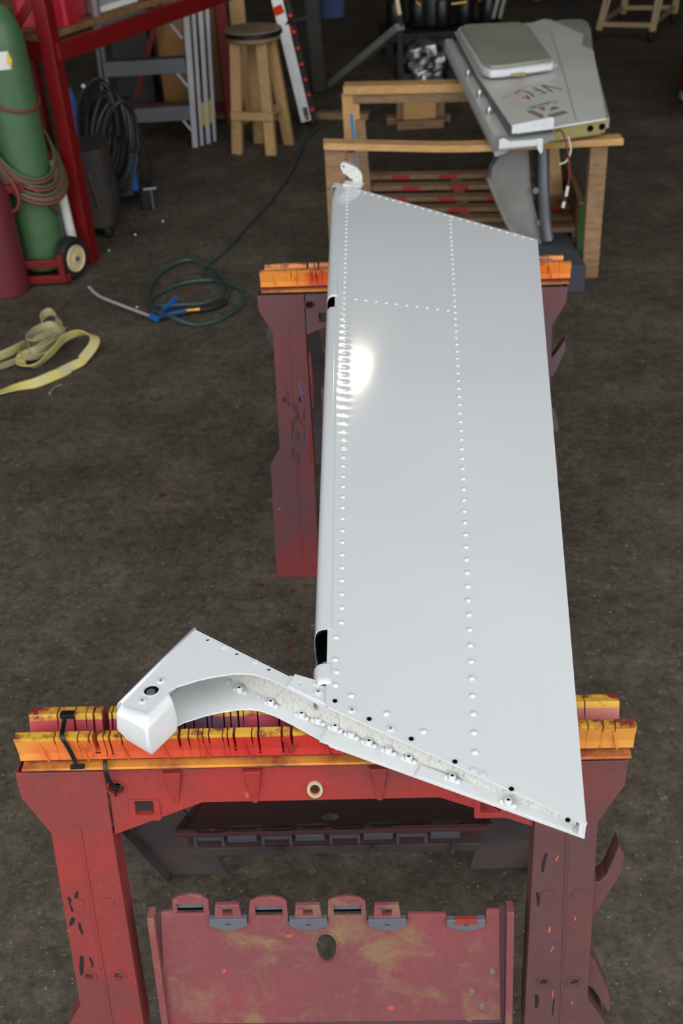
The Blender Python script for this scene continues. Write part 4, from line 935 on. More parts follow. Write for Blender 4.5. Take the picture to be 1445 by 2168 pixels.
mb = MB(); mb.bar((-0.073, 6.124, 0.045), (-0.077, 6.118, 0.062), 0.022, 0.002, (-0.1, 1, 0.2)); mb.build('rating_mark', M_orange, rl, world=True)
mb = MB(); mb.bar((-0.04, 6.19, 0.035), (-0.155, 6.03, 0.75), 0.03, 0.06, (-0.1, 1, 0.2)); mb.build('inner_rail', M_bag, tl, bevel=0.002, world=True)
for k in range(8):
    z = 0.09 + 0.085 * k; q = (z - 0.035) / 0.745
    mb = MB(); mb.lathe([(0.012, 0), (0.013, 0.004), (0.011, 0.012), (0.0003, 0.013)], 10, T(-0.035 - 0.127 * q, 6.150 - 0.175 * q, z)); mb.build('lock_knob', M_orange, tl, smooth=True, world=True)
mb = MB(); mb.lathe([(0.022, 0), (0.024, 0.004), (0.024, 0.03), (0.018, 0.04)], 12, T(-0.045, 6.175, 0.0)); mb.build('foot', M_dark, tl, smooth=True, world=True)
mb = MB(); mb.bar((-0.140, 6.052, 0.50), (-0.197, 5.975, 0.66), 0.050, 0.002, (-0.1, 1, 0.2)); mb.build('ladder_decal', M_orange, rl, world=True)
mb = MB(); mb.bar((-0.19, 6.02, 0.565), (-0.02, 5.99, 0.60), 0.012, 0.02); mb.build('black_strap', M_black, tl, world=True)
# things hanging behind the stool
single(MB().lathe([(0.075, 0.35), (0.085, 0.42), (0.07, 0.9), (0.05, 1.2), (0.003, 1.21)], 12, T(0.10, 7.1, 0.05) @ Matrix.Diagonal((1, 0.5, 1, 1))), 'hanging_cloth', M_blued, 'blue overalls hanging in the dark behind the ladder', 'clothing', 0, True)
mb = MB(); mb.bar((0.0, 6.9, 0.0), (-0.03, 6.9, 0.9), 0.10, 0.05, (0, 1, 0)); single(mb, 'hanging_jacket', M_bag, 'dark grey bundle standing upright beside the telescopic ladder', 'bundle', 0.02)
# square tube lying on a trestle
mb = MB(); mb.bar((0.075, 6.97, 0.03), (0.47, 6.35, 0.462), 0.055, 0.04); q1 = thing('metal_tube', 'long grey square metal tube propped at an angle behind the stand', 'tube', (0.27, 6.66, 0)); mb.build('tube_body', M_gfair, q1, bevel=0.002, world=True)
mb = MB(); mb.bar((0.47, 6.37, 0.0), (0.47, 6.37, 0.52), 0.03, 0.03, (0, 1, 0)); mb.build('prop_leg', M_dark, q1, world=True)
mb = MB(); mb.bar((0.47, 6.37, 0.52), (0.42, 6.40, 0.80), 0.02, 0.02, (0, 1, 0)); mb.build('prop_arm', M_cream, q1, world=True)
mb = MB(); mb.bar((-0.02, 6.32, 0.02), (0.28, 6.24, 0.02), 0.07, 0.036); single(mb, 'wood_offcut', M_oldwood, 'short timber offcut on the floor left of the stand', 'timber', 0.002)
# timber block behind the stand
bk = thing('timber_block', 'stacked timber blocks on the floor behind the stand', 'timber', (0.55, 6.05, 0))
for nm, a in (('plank', (0.42, 0.68, 5.98, 6.06, 0.0, 0.045)), ('block', (0.46, 0.64, 6.02, 6.14, 0.045, 0.20)), ('plank', (0.37, 0.73, 6.09, 6.17, 0.0, 0.04)), ('side_block', (0.425, 0.46, 6.05, 6.16, 0.04, 0.22)), ('side_block', (0.64, 0.69, 6.05, 6.16, 0.04, 0.22))):
    mb = MB(); mb.box(*a); mb.build(nm, M_pine2 if nm == 'block' else M_oldwood, bk, bevel=0.002, world=True)

# object wrapped in crinkled clear film
M_film = pm('crinkled_silver_film', rgb(150, 150, 152), 0.16, 0.75, c2=rgb(46, 46, 48), scale=12, lo=0.42, hi=0.58, bstr=1.0, bscale=30)
vs = []; fs = []; NU, NV = 40, 22
for j in range(NV + 1):
    b = math.pi / 2 * j / NV
    for i in range(NU):
        a = 2 * math.pi * i / NU
        r = 0.20 * (math.cos(b) ** 0.42); p = Vector((r * math.cos(a), 0.7 * r * math.sin(a), 0.235 * math.sin(b)))
        n_ = noise.noise(p * 14) + 0.5 * noise.noise(p * 31)
        p *= 1 + 0.07 * n_; p.z = max(0.0, p.z) if j else 0.0
        vs.append(p + Vector((0.695, 7.2, 0)))
for j in range(NV):
    for i in range(NU): fs.append((j * NU + i, j * NU + (i + 1) % NU, (j + 1) * NU + (i + 1) % NU, (j + 1) * NU + i))
single(MB().add(vs, fs), 'wrapped_component', M_film, 'domed component wrapped in crinkled silver film behind the stand', 'wrapped part', 0, False)

# dark engine assembly on a trolley at the back
en = thing('engine_assembly', 'black engine assembly on a stand at the back of the hangar', 'engine', (0.95, 8.0, 0))
mb = MB().lathe([(0.003, 0.0), (0.16, 0.0), (0.19, 0.03), (0.19, 0.30), (0.15, 0.36), (0.08, 0.38), (0.003, 0.38)], 24, T(0.85, 8.0, 0.16)); mb.build('crankcase', M_black, en, smooth=True, world=True)
for k in range(5):
    mb = MB().lathe([(0.06, 0), (0.065, 0.01), (0.065, 0.16), (0.05, 0.18), (0.003, 0.18)], 14, T(0.55 + 0.16 * k, 7.85 + 0.05 * (k % 2), 0.18)); mb.build('cylinder', M_black, en, smooth=True, world=True)
mb = MB(); mb.box(0.45, 1.30, 7.75, 8.2, 0.10, 0.16); mb.build('base_frame', M_dark, en, bevel=0.01, world=True)
for x, y in ((0.5, 7.8), (1.25, 7.8), (0.5, 8.15), (1.25, 8.15)):
    mb = MB(); mb.bar((x, y, 0), (x, y, 0.12), 0.05, 0.05, (0, 1, 0)); mb.build('leg', M_dark, en, world=True)
for p, q, r_ in (((0.92, 7.72, 0.335), (1.02, 7.70, 0.345), 0.014), ((0.68, 7.74, 0.36), (0.71, 7.74, 0.33), 0.012), ((1.10, 7.72, 0.34), (1.13, 7.74, 0.37), 0.012)):
    mb = MB(); mb.tube([p, q], r_, 10); mb.build('fitting', M_brass, en, smooth=True, world=True)
mb = MB().lathe([(0.10, 0), (0.11, 0.02), (0.09, 0.05), (0.003, 0.06)], 20, T(0.95, 7.85, 0.40)); mb.build('cover', M_gbox, en, smooth=True, world=True)
for x in (1.20, 1.245): mb = MB(); mb.tube(cr([(x, 7.7, 0.24), (x + 0.02, 7.68, 0.34), (x + 0.05, 7.68, 0.42), (x + 0.06, 7.7, 0.55)], 4), 0.013, 8); mb.build('pipe', M_gbox, en, smooth=True, world=True)

# ------------------------------------------------------------------ red workbench with things on and under it
wb = thing('workbench', 'red steel-framed workbench with plank top along the left side', 'workbench', (-1.0, 4.25, 0))
d0 = Vector((0.447, 0.894, 0)); l0 = Vector((-0.894, 0.447, 0))
c0 = Vector((-0.995, 4.25, 0)); 
mb = MB(); mb.bar(c0, c0 + Vector((0, 0, 1.9)), 0.055, 0.06, (0.35, 1, 0)); mb.build('post', M_redpaint, wb, bevel=0.003, world=True)
e0 = c0 + d0 * 1.36
mb = MB(); s0 = c0 + Vector((0.018, -0.01, 0)); mb.bar(s0 + Vector((0, 0, 0.82)), s0 + d0 * 1.36 + Vector((0, 0, 0.82)), 0.03, 0.066); mb.build('front_beam', M_redpaint, wb, bevel=0.003, world=True)
mb = MB(); mb.bar(c0 + l0 * 0.03 + Vector((0, 0, 0.82)), c0 + l0 * 0.75 + Vector((0, 0, 0.82)), 0.03, 0.06); mb.build('end_beam', M_redpaint, wb, bevel=0.003, world=True)
for k in range(5):
    a = c0 + l0 * (0.03 + 0.15 * k) + Vector((0, 0, 0.866)) - d0 * 0.0; b_ = a + d0 * 1.36
    mb = MB(); mb.bar(a + l0 * 0.07, b_ + l0 * 0.07, 0.146, 0.024); mb.build('plank', M_ply, wb, bevel=0.002, world=True)
for k, z1 in ((0.0, 0.80), (0.0, 0.80)): pass
for q in (c0 + l0 * 0.75, c0 + l0 * 0.75 + d0 * 0.75):
    mb = MB(); mb.bar(q, q + Vector((0, 0, 0.85)), 0.05, 0.05, (0.35, 1, 0)); mb.build('post', M_redpaint, wb, bevel=0.003, world=True)
mb = MB(); mb.bar(c0 + Vector((-0.02, 0, 1.02)), c0 + Vector((-0.16, 0.02, 0.86)), 0.03, 0.04, (0, 1, 0)); mb.build('brace', M_redpaint, wb, world=True)
up_ = thing('red_upright', 'tall red steel upright with pine stud standing behind the stool', 'post', (-0.5, 6.3, 0))
mb = MB(); mb.bar((-0.515, 6.32, 0), (-0.515, 6.32, 1.6), 0.06, 0.05, (0, 1, 0)); mb.build('steel_post', M_redpaint, up_, bevel=0.003, world=True)
mb = MB(); mb.bar((-0.43, 6.40, 0), (-0.43, 6.40, 1.6), 0.085, 0.04, (0, 1, 0)); mb.build('pine_stud', M_pine, up_, bevel=0.003, world=True)
mb = MB(); mb.bar((-1.08, 6.55, 0.12), (-0.80, 6.55, 0.78), 0.03, 0.03, (0, 1, 0)); mb.build('diagonal_brace', M_redpaint, up_, world=True)
mb = MB(); mb.bar((-1.15, 6.50, 0.075), (-0.44, 6.36, 0.075), 0.03, 0.05); mb.build('bottom_rail', M_redpaint, up_, world=True)
single(MB().box(-0.93, -0.70, 6.62, 6.90, 0, 0.62), 'cardboard_box', M_card, 'tall brown cardboard box behind the stepladder', 'box', 0.004)
single(MB().box(-0.66, -0.56, 6.42, 6.52, 0.0, 0.9), 'wood_board', M_ply, 'narrow upright board between stepladder and red upright', 'board', 0.002)
single(MB().box(-1.22, -1.00, 6.75, 7.0, 0, 0.7), 'steel_cabinet', M_bag, 'small grey cabinet in the dark under the workbench', 'cabinet', 0.004)
# on the bench
ZT = 0.879
def bpt(u, v_, z=0): return c0 + d0 * u + l0 * v_ + Vector((0, 0, z))
tb = thing('toolbox', 'red toolbox with rounded corners on the workbench', 'toolbox', tuple(bpt(0.16, 0.12, ZT)), math.radians(-8))
mb = MB().prism(rrect(-0.12, 0.09, -0.03, 0.24, 0.02), 0, 0.155); mb.build('body', pm('crimson_plastic', rgb(178, 24, 46), 0.35), tb, bevel=0.004, smooth=True)
mb = MB().prism(rrect(-0.125, 0.095, -0.035, 0.245, 0.022), 0.157, 0.22); mb.build('lid', M_paper, tb, bevel=0.006, smooth=True)
mb = MB(); mb.tube(cr([(-0.05, -0.035, 0.13), (-0.05, -0.05, 0.11), (0.03, -0.05, 0.11), (0.03, -0.035, 0.13)], 4), 0.006, 8); mb.build('handle', M_dark, tb)
mb = MB().lathe([(0.020, 0), (0.021, 0.004), (0.021, 0.30), (0.003, 0.30)], 16, Matrix.Translation(bpt(0.37, 0.05, ZT))); single(mb, 'steel_pipe', M_steel, 'shiny steel pipe standing on the workbench', 'pipe', 0, True)
for i, (u, v_, su, sv, h_, m_, lb) in enumerate(((0.44, 0.24, 0.08, 0.09, 0.02, M_paper, 'stack of white papers beside the red toolbox'), (0.56, 0.12, 0.28, 0.10, 0.022, M_paper, 'long white carton lying on the workbench plank'), (0.60, 0.26, 0.10, 0.08, 0.06, M_card, 'small brown carton behind the white carton on the workbench'), (0.76, 0.22, 0.12, 0.08, 0.05, M_orange, 'orange box on the workbench behind the white carton'), (0.62, 0.40, 0.12, 0.06, 0.07, M_blue, 'blue box at the back of the workbench'))):
    p = bpt(u, v_, ZT); mb = MB(); mb.box(-su / 2, su / 2, -sv / 2, sv / 2, 0, h_, Matrix.Translation(p) @ Matrix.Rotation(math.radians(63.4), 4, 'Z')); single(mb, 'carton' if m_ is not M_paper or i else 'paper_stack', m_, lb, 'carton' if i else 'paper', 0.002)

# ------------------------------------------------------------------ gas cylinders on their cart
ct = thing('cylinder_cart', 'red two-wheeled cylinder cart with cream hubs', 'cart', (-1.12, 4.12, 0))
for p, q in (((-1.20, 4.00, 0.03), (-1.04, 4.00, 0.03)), ((-1.04, 4.00, 0.03), (-1.04, 4.16, 0.03)), ((-1.20, 4.00, 0.095), (-1.05, 4.00, 0.095)), ((-1.055, 4.00, 0.03), (-1.055, 4.00, 0.13)), ((-1.30, 4.22, 0.085), (-1.03, 4.22, 0.085))):
    mb = MB(); mb.bar(p, q, 0.022, 0.03); mb.build('frame_bar', M_redpaint, ct, bevel=0.002, world=True)
for x in (-1.34, -1.19):
    mb = MB(); mb.bar((x, 4.22, 0.03), (x, 4.22, 0.5), 0.03, 0.03, (0, 1, 0)); mb.build('upright', M_redpaint, ct, bevel=0.002, world=True)
mb = MB(); mb.bar((-1.215, 3.985, 0.40), (-1.135, 4.00, 0.40), 0.02, 0.03); mb.build('retaining_strap', M_redpaint, ct, world=True)
WM = T(-1.030, 4.075, 0.085) @ Matrix.Rotation(math.radians(-28), 4, 'Z') @ Matrix.Rotation(math.radians(90), 4, 'Y')
mb = MB().lathe([(0.052, -0.022), (0.075, -0.024), (0.085, -0.014), (0.085, 0.014), (0.075, 0.024), (0.052, 0.022)], 32, WM); wh = mb.build('wheel', M_dark, ct, smooth=True, world=True)
mb = MB().lathe([(0.003, 0.029), (0.018, 0.029), (0.020, 0.026), (0.044, 0.025), (0.050, 0.030), (0.053, 0.028), (0.053, 0.0), (0.003, 0.0)], 32, WM); mb.build('hub', M_cream, wh, smooth=True, world=True)
mb = MB().lathe([(0.003, 0.036), (0.010, 0.036), (0.010, 0.02), (0.003, 0.02)], 12, WM); mb.build('axle_end', M_clip, wh, world=True)
gc = thing('gas_cylinder', 'tall green gas cylinder with hoses looped round it', 'gas cylinder', (-1.145, 4.125, 0.045))
mb = MB().lathe([(0.003, 0), (0.085, 0), (0.091, 0.006), (0.091, 0.82), (0.088, 0.86), (0.075, 0.91), (0.050, 0.95), (0.034, 0.965), (0.034, 1.0), (0.003, 1.0)], 40); mb.build('shell', M_green, gc, smooth=True)
vs = []; fs = []
for i in range(9):
    a = math.radians(-128 + 8.5 * i)
    for z in (0.765, 0.825): vs.append((0.0917 * math.cos(a), 0.0917 * math.sin(a), z))
for i in range(8): fs.append((2 * i, 2 * i + 2, 2 * i + 3, 2 * i + 1))
lb_ = MB().add(vs, fs).build('label_sticker', M_paper, gc); lb_.modifiers.new('s', 'SOLIDIFY').thickness = 0.0006
vs = []; fs = []
for a, z in ((-68, 0.79), (-62, 0.765), (-56, 0.795), (-62, 0.828)): vs.append((0.0926 * math.cos(math.radians(a)), 0.0926 * math.sin(math.radians(a)), z))
o_ = MB().add(vs, [(0, 1, 2, 3)]).build('hazard_diamond', pm('yellow_hazard_label', rgb(226, 190, 60), 0.5), gc); o_.modifiers.new('s', 'SOLIDIFY').thickness = 0.001
mb = MB().lathe([(0.02, 1.0), (0.02, 1.04), (0.028, 1.045), (0.028, 1.07), (0.003, 1.075)], 12); mb.build('valve', M_brass, gc, smooth=True)
ga = thing('gas_cylinder', 'short maroon gas cylinder standing at the front of the cart', 'gas cylinder', (-1.285, 3.975, 0))
mb = MB().lathe([(0.003, 0), (0.088, 0), (0.095, 0.006), (0.095, 0.36), (0.088, 0.41), (0.06, 0.455), (0.03, 0.475), (0.03, 0.50), (0.003, 0.50)], 40); mb.build('shell', M_acet, ga, smooth=True)
mb = MB().lathe([(0.016, 0.5), (0.016, 0.54), (0.024, 0.545), (0.024, 0.565), (0.003, 0.57)], 12); mb.build('valve', M_brass, ga, smooth=True)
mb = MB(); mb.tube(cr([(0.02, -0.05, 0.52), (0.05, -0.06, 0.50), (0.055, -0.07, 0.44), (0.05, -0.06, 0.40)], 4), 0.006, 6); mb.build('chain', M_brass, ga)
# twin welding hose looped over the green cylinder
def loop(cz, rx, ry, drop, ph, r, mat, nm, parent):
    pts = []
    for k in range(40):
        a = 2 * math.pi * k / 40
        pts.append(Vector((-1.145 + rx * math.cos(a), 4.125 + ry * math.sin(a), cz + drop * math.cos(a - ph))))
    mb = MB(); mb.tube(pts, r, 7, closed=True); return mb.build(nm, mat, parent, smooth=True, world=True)
th_ = thing('welding_hose', 'red and green twin welding hose coiled round the green cylinder', 'hose', (-1.145, 4.125, 0.3))
for i, (cz, rx, dr, off) in enumerate(((0.53, 0.112, 0.115, 0), (0.50, 0.122, 0.115, 0.3), (0.485, 0.132, 0.13, 0.1), (0.455, 0.14, 0.12, 0.2))):
    loop(cz, rx, 0.112 + 0.004 * i, -dr, math.radians(-50) + off * 0.3 , 0.0062, M_hoseo, 'green_hose', th_)
    loop(cz - 0.013, rx + 0.003, 0.114 + 0.004 * i, -dr, math.radians(-50) + off * 0.3, 0.0058, M_hoser, 'red_hose', th_)
loop(0.70, 0.098, 0.098, -0.04, math.radians(-40), 0.006, M_hoser, 'red_hose', th_)
mb = MB(); mb.tube(cr([(-1.30, 4.02, 0.56), (-1.22, 3.99, 0.50), (-1.165, 3.975, 0.42), (-1.155, 3.97, 0.36), (-1.175, 3.97, 0.325), (-1.215, 3.975, 0.31)], 6), 0.0065, 8); mb.build('red_hose', M_hoser, th_, smooth=True, world=True)
mb = MB(); mb.tube(cr([(-1.17, 4.02, 0.44), (-1.10, 4.015, 0.38), (-1.06, 4.05, 0.31), (-1.045, 4.09, 0.26)], 6), 0.0055, 8); mb.build('red_hose', M_hoser, th_, smooth=True, world=True)
mb = MB(); mb.tube([(-1.035, 4.185, 0.0), (-1.05, 4.185, 0.44)], [0.022, 0.020], 12); single(mb, 'roll_of_paper', M_paper, 'thin white roll leaning between green cylinder and red post', 'roll', 0, True)

# ------------------------------------------------------------------ welding gear and bag under the bench
bg_ = thing('tool_bag', 'dark grey nylon bag on small wheels behind the red post', 'bag', (-1.015, 4.63, 0))
vs = []; fs = []
for j in range(9):
    z = 0.05 + 0.33 * j / 8
    for k in range(16):
        a = 2 * math.pi * k / 16; q = 1 + 0.05 * noise.noise(Vector((k * 0.9, j * 0.7, 1)))
        e = 0.55
        vs.append(((0.100 - 0.012 * abs(j - 3) / 5) * q * math.copysign(abs(math.cos(a)) ** e, math.cos(a)), 0.13 * q * math.copysign(abs(math.sin(a)) ** e, math.sin(a)), z))
for j in range(8):
    for k in range(16): fs.append((j * 16 + k, j * 16 + (k + 1) % 16, j * 16 + 16 + (k + 1) % 16, j * 16 + 16 + k))
fs.append(tuple(range(16))[::-1]); fs.append(tuple(8 * 16 + k for k in range(16)))
MB().add(vs, fs).build('body', M_bag, bg_, smooth=True)
mb = MB(); mb.tube(cr([(0.02, -0.125, 0.30), (0.03, -0.137, 0.22), (0.04, -0.135, 0.14)], 4), 0.003, 6); mb.build('red_piping', M_hoser, bg_)
for x in (-0.05, 0.06):
    mb = MB().lathe([(0.028, -0.012), (0.03, 0), (0.028, 0.012)], 14, T(x, -0.11, 0.03) @ Matrix.Rotation(math.radians(90), 4, 'Y')); mb.build('wheel', M_dark, bg_, smooth=True)
wd_ = thing('welding_machine', 'welding machine with coiled black cables under the workbench', 'welder', (-0.95, 4.98, 0))
mb = MB(); mb.box(-0.13, 0.06, -0.10, 0.30, 0.06, 0.42); mb.build('housing', M_bag, wd_, bevel=0.01)
mb = MB(); mb.prism([(-0.19, 0.18), (-0.07, 0.18), (-0.07, 0.34), (-0.135, 0.56), (-0.19, 0.56)], -0.13, -0.10, fn=lambda x, z, d: (x, d, z)); mb.build('front_panel', M_blue, wd_, bevel=0.003)
mb = MB(); mb.box(0.055, 0.085, -0.09, -0.03, 0.08, 0.24); mb.build('torch_holder', M_blue, wd_, bevel=0.006)
mb = MB(); mb.bar((-0.14, -0.12, 0.045), (0.12, 0.10, 0.045), 0.04, 0.05); mb.build('base_rail', M_dark, wd_, bevel=0.003)
for x, y in ((-0.10, -0.06), (0.07, 0.07), (-0.10, 0.26), (0.05, 0.27)):
    mb = MB().lathe([(0.026, -0.011), (0.028, 0), (0.026, 0.011)], 14, T(x, y, 0.028) @ Matrix.Rotation(math.radians(90), 4, 'Y')); mb.build('caster', M_dark, wd_, smooth=True)
random.seed(5)
for k in range(8):
    cx = 0.03 + 0.016 * k; pts = []
    rx, rz_ = 0.06 + random.uniform(-0.008, 0.02), 0.19 + random.uniform(-0.03, 0.03)
    for i in range(28):
        a = 2 * math.pi * i / 28
        pts.append((cx - 0.08 + rx * math.cos(a) + 0.03 * math.sin(a), -0.16 + 0.03 * math.sin(a * 2 + k) - 0.01 * k * 0.5, 0.40 + rz_ * math.sin(a) - 0.012 * k))
    mb = MB(); mb.tube(pts, 0.0085, 8, closed=True); mb.build('cable_loop', pm('grey_cable', rgb(38, 36, 35), 0.5) if k == 0 else bpy.data.materials['grey_cable'] if k % 3 else M_bag, wd_, smooth=True)
mb = MB(); mb.lathe([(0.007, 0), (0.009, 0.003), (0.0003, 0.007)], 12, T(-0.06, -0.20, 0.58) @ RX); mb.build('lamp_lens', M_paper, wd_, smooth=True)
mb = MB(); mb.tube(cr([(0.06, -0.15, 0.55), (0.12, -0.12, 0.40), (0.16, -0.08, 0.22), (0.13, -0.05, 0.08)], 6), 0.007, 8); mb.build('cable_tail', M_dark, wd_, smooth=True)
mb = MB(); mb.box(-0.855, -0.80, 4.86, 4.90, 0.0, 0.09); single(mb, 'clamp', M_dark, 'black clamp with a yellow mark in front of the welding machine', 'clamp', 0.006)
mb = MB(); mb.bar((-0.835, 4.85, 0.10), (-0.775, 4.86, 0.10), 0.012, 0.01); mb.bar((-0.80, 4.86, 0.0), (-0.80, 4.86, 0.1), 0.006, 0.006, (0, 1, 0)); single(mb, 'steel_bracket', M_steel, 'small bright steel bracket standing by the black clamp', 'bracket', 0.001)

# ------------------------------------------------------------------ things lying on the floor
to_ = thing('cutting_torch', 'blue handled torch with bent steel lance lying on the floor', 'torch', (-0.62, 3.63, 0))
mb = MB(); mb.tube(cr([(-0.935, 3.885, 0.035), (-0.905, 3.835, 0.03), (-0.86, 3.785, 0.025), (-0.65, 3.598, 0.02)], 5), 0.0055, 8); mb.build('lance', M_alu, to_, smooth=True, world=True)
mb = MB(); mb.tube([(-0.665, 3.612, 0.02), (-0.635, 3.585, 0.018)], 0.012, 8); mb.bar((-0.64, 3.60, 0.02), (-0.575, 3.715, 0.045), 0.012, 0.014); mb.build('lever', M_blue, to_, bevel=0.002, world=True)
mb = MB(); mb.tube([(-0.645, 3.60, 0.018), (-0.60, 3.625, 0.018), (-0.54, 3.65, 0.018)], [0.010, 0.016, 0.017], 10); mb.build('handle', pm('dark_blue_plastic', rgb(28, 48, 92), 0.4), to_, smooth=True, world=True)
mb = MB(); mb.tube([(-0.54, 3.65, 0.018), (-0.515, 3.653, 0.018), (-0.487, 3.657, 0.018)], [0.011, 0.009, 0.011], 10); mb.build('fitting', M_brass, to_, smooth=True, world=True)
mb = MB(); mb.tube(cr([(-0.487, 3.657, 0.016), (-0.44, 3.675, 0.016), (-0.40, 3.72, 0.014)], 6), [0.013 + 0.002 * (k % 2) for k in range(13)], 8); mb.build('strain_relief', M_dark, to_, smooth=True, world=True)
hz_ = [(-0.40, 3.72, 0.012)]
c1 = [(-0.40 , 3.74, 0.012), (-0.388, 3.84, 0.012), (-0.43, 3.99, 0.014), (-0.50, 4.10, 0.016), (-0.58, 4.165, 0.016), (-0.66, 4.09, 0.014), (-0.705, 3.93, 0.012), (-0.70, 3.80, 0.012), (-0.66, 3.66, 0.028), (-0.58, 3.565, 0.034), (-0.49, 3.535, 0.012), (-0.40, 3.58, 0.012), (-0.34, 3.68, 0.012), (-0.328, 3.78, 0.012), (-0.37, 3.87, 0.012), (-0.47, 3.945, 0.012), (-0.58, 3.925, 0.012), (-0.66, 3.84, 0.012), (-0.69, 3.74, 0.012), (-0.63, 3.68, 0.030), (-0.56, 3.68, 0.03), (-0.47, 3.70, 0.024), (-0.41, 3.78, 0.024), (-0.44, 3.90, 0.022), (-0.50, 4.03, 0.012), (-0.49, 4.12, 0.012), (-0.425, 4.29, 0.010), (-0.33, 4.62, 0.010), (-0.24, 4.93, 0.010), (-0.15, 5.38, 0.010), (-0.09, 5.85, 0.010), (-0.035, 6.02, 0.010), (-0.03, 6.07, 0.010)]
mb = MB(); mb.tube(cr(c1, 8), 0.0062, 8); single(mb, 'air_hose', M_hoseg, 'dark green hose coiled on the floor and trailing to the back', 'hose', 0, True)
# yellow webbing strap in a loose heap
def strap(parent, pts, wd, mat, name, flatten=0.0):
    P = cr(pts, 7); wv = []
    for i, p in enumerate(P):
        d = (P[min(i + 1, len(P) - 1)] - P[max(i - 1, 0)]).normalized()
        up = Vector((0, 0, 1)); side = d.cross(up).normalized()
        tw = flatten + 0.5 * math.sin(i * 0.16)
        wv.append((side * math.cos(tw) + up * math.sin(tw)) * wd)
    P = [Vector((p.x, p.y, max(p.z, 0.002 + abs(wv[i].z) / 2))) for i, p in enumerate(P)]
    mb = MB(); mb.ribbon(P, wv, 0.003); return mb.build(name, mat, parent, smooth=True, world=True)
ys_ = thing('webbing_strap', 'yellow webbing strap lying in a loose heap on the floor', 'strap', (-1.0, 3.3, 0))
strap(ys_, [(-1.25, 3.30, 0.02), (-1.16, 3.345, 0.02), (-1.10, 3.40, 0.025), (-1.05, 3.47, 0.03), (-1.02, 3.53, 0.035), (-0.985, 3.53, 0.04), (-0.965, 3.46, 0.04), (-0.985, 3.38, 0.04), (-1.03, 3.33, 0.035), (-1.07, 3.31, 0.03), (-1.06, 3.25, 0.03), (-1.01, 3.235, 0.03), (-0.965, 3.30, 0.045), (-0.935, 3.40, 0.05), (-0.885, 3.435, 0.05), (-0.835, 3.40, 0.05), (-0.83, 3.345, 0.04), (-0.862, 3.275, 0.02)], 0.034, M_strap, 'webbing', 0.9)
strap(ys_, [(-0.90, 3.23, 0.012), (-0.935, 3.19, 0.012), (-0.985, 3.145, 0.012), (-1.05, 3.12, 0.012), (-1.11, 3.085, 0.012), (-1.22, 3.05, 0.012)], 0.034, M_strap, 'webbing', 0.35)
strap(ys_, [(-1.04, 3.52, 0.03), (-1.055, 3.58, 0.05), (-1.03, 3.61, 0.06), (-0.995, 3.58, 0.05), (-0.985, 3.51, 0.045), (-1.01, 3.42, 0.05), (-1.05, 3.36, 0.05), (-1.03, 3.29, 0.055), (-0.99, 3.33, 0.06), (-0.965, 3.40, 0.055), (-0.95, 3.47, 0.05)], 0.030, M_strapd, 'webbing', 1.2)
strap(ys_, [(-1.07, 3.42, 0.03), (-1.085, 3.35, 0.035), (-1.06, 3.29, 0.04), (-1.00, 3.275, 0.045), (-0.955, 3.33, 0.05), (-0.96, 3.42, 0.055), (-1.0, 3.49, 0.06), (-1.05, 3.45, 0.06), (-1.06, 3.38, 0.06), (-1.02, 3.35, 0.065), (-0.98, 3.42, 0.065)], 0.028, M_strapd, 'webbing', 1.0)
strap(ys_, [(-0.862, 3.275, 0.016), (-0.90, 3.235, 0.014), (-0.93, 3.195, 0.012)], 0.030, M_strap, 'webbing', 0.6)
strap(ys_, [(-1.22, 3.22, 0.02), (-1.14, 3.26, 0.02), (-1.075, 3.29, 0.03), (-1.02, 3.31, 0.05), (-0.975, 3.36, 0.06), (-0.955, 3.42, 0.055)], 0.026, M_strapd, 'webbing', 0.7)
random.seed(21)
for i, (x, y, r_, lb) in enumerate(((-0.845, 4.535, 0.006, 'white paint crumb on the floor in front of the tool bag'), (-0.74, 4.69, 0.006, 'pale paint crumb on the floor right of the tool bag'), (-0.935, 4.36, 0.005, 'grey crumb on the floor beside the red post foot'), (-0.735, 3.745, 0.005, 'grey crumb on the floor beside the torch lance'))):
    mb = MB().lathe([(r_ * 0.9, 0), (r_, r_ * 0.4), (r_ * 0.6, r_ * 0.9), (0.0004, r_)], 7, T(x, y, 0)); single(mb, 'paint_crumb', M_paper, lb, 'debris')
mb = MB(); mb.bar((-0.935, 3.075, 0.004), (-0.925, 3.125, 0.004), 0.008, 0.006); mb.bar((-0.928, 3.12, 0.004), (-0.905, 3.135, 0.004), 0.005, 0.005); single(mb, 'bent_clip', M_steel, 'small bent white clip on the floor by the webbing strap', 'clip', 0.001)

# ------------------------------------------------------------------ far right
M_tan = pm('tan_paint', rgb(158, 134, 98), 0.5)
tr_ = thing('trestle', 'cream steel trestle on casters in the dark at the back', 'trestle', (2.3, 8.2, 0))
for (x, y), (x2, y2) in (((1.99, 8.0), (2.14, 8.05)), ((2.33, 7.86), (2.42, 7.95)), ((2.30, 8.55), (2.30, 8.5)), ((2.66, 8.46), (2.62, 8.4))):
    mb = MB(); mb.bar((x, y, 0.07), (x2, y2, 0.85), 0.025, 0.025, (0, 1, 0)); mb.bar((x + 0.02, y, 0.07), (x2 + 0.06, y2, 0.85), 0.02, 0.02, (0, 1, 0)); lg = mb.build('leg', M_tan, tr_, world=True)
    mb = MB().lathe([(0.03, -0.012), (0.035, 0), (0.03, 0.012)], 14, T(x, y, 0.035) @ Matrix.Rotation(math.radians(90), 4, 'Y')); mb.build('caster', M_dark, lg, smooth=True, world=True)
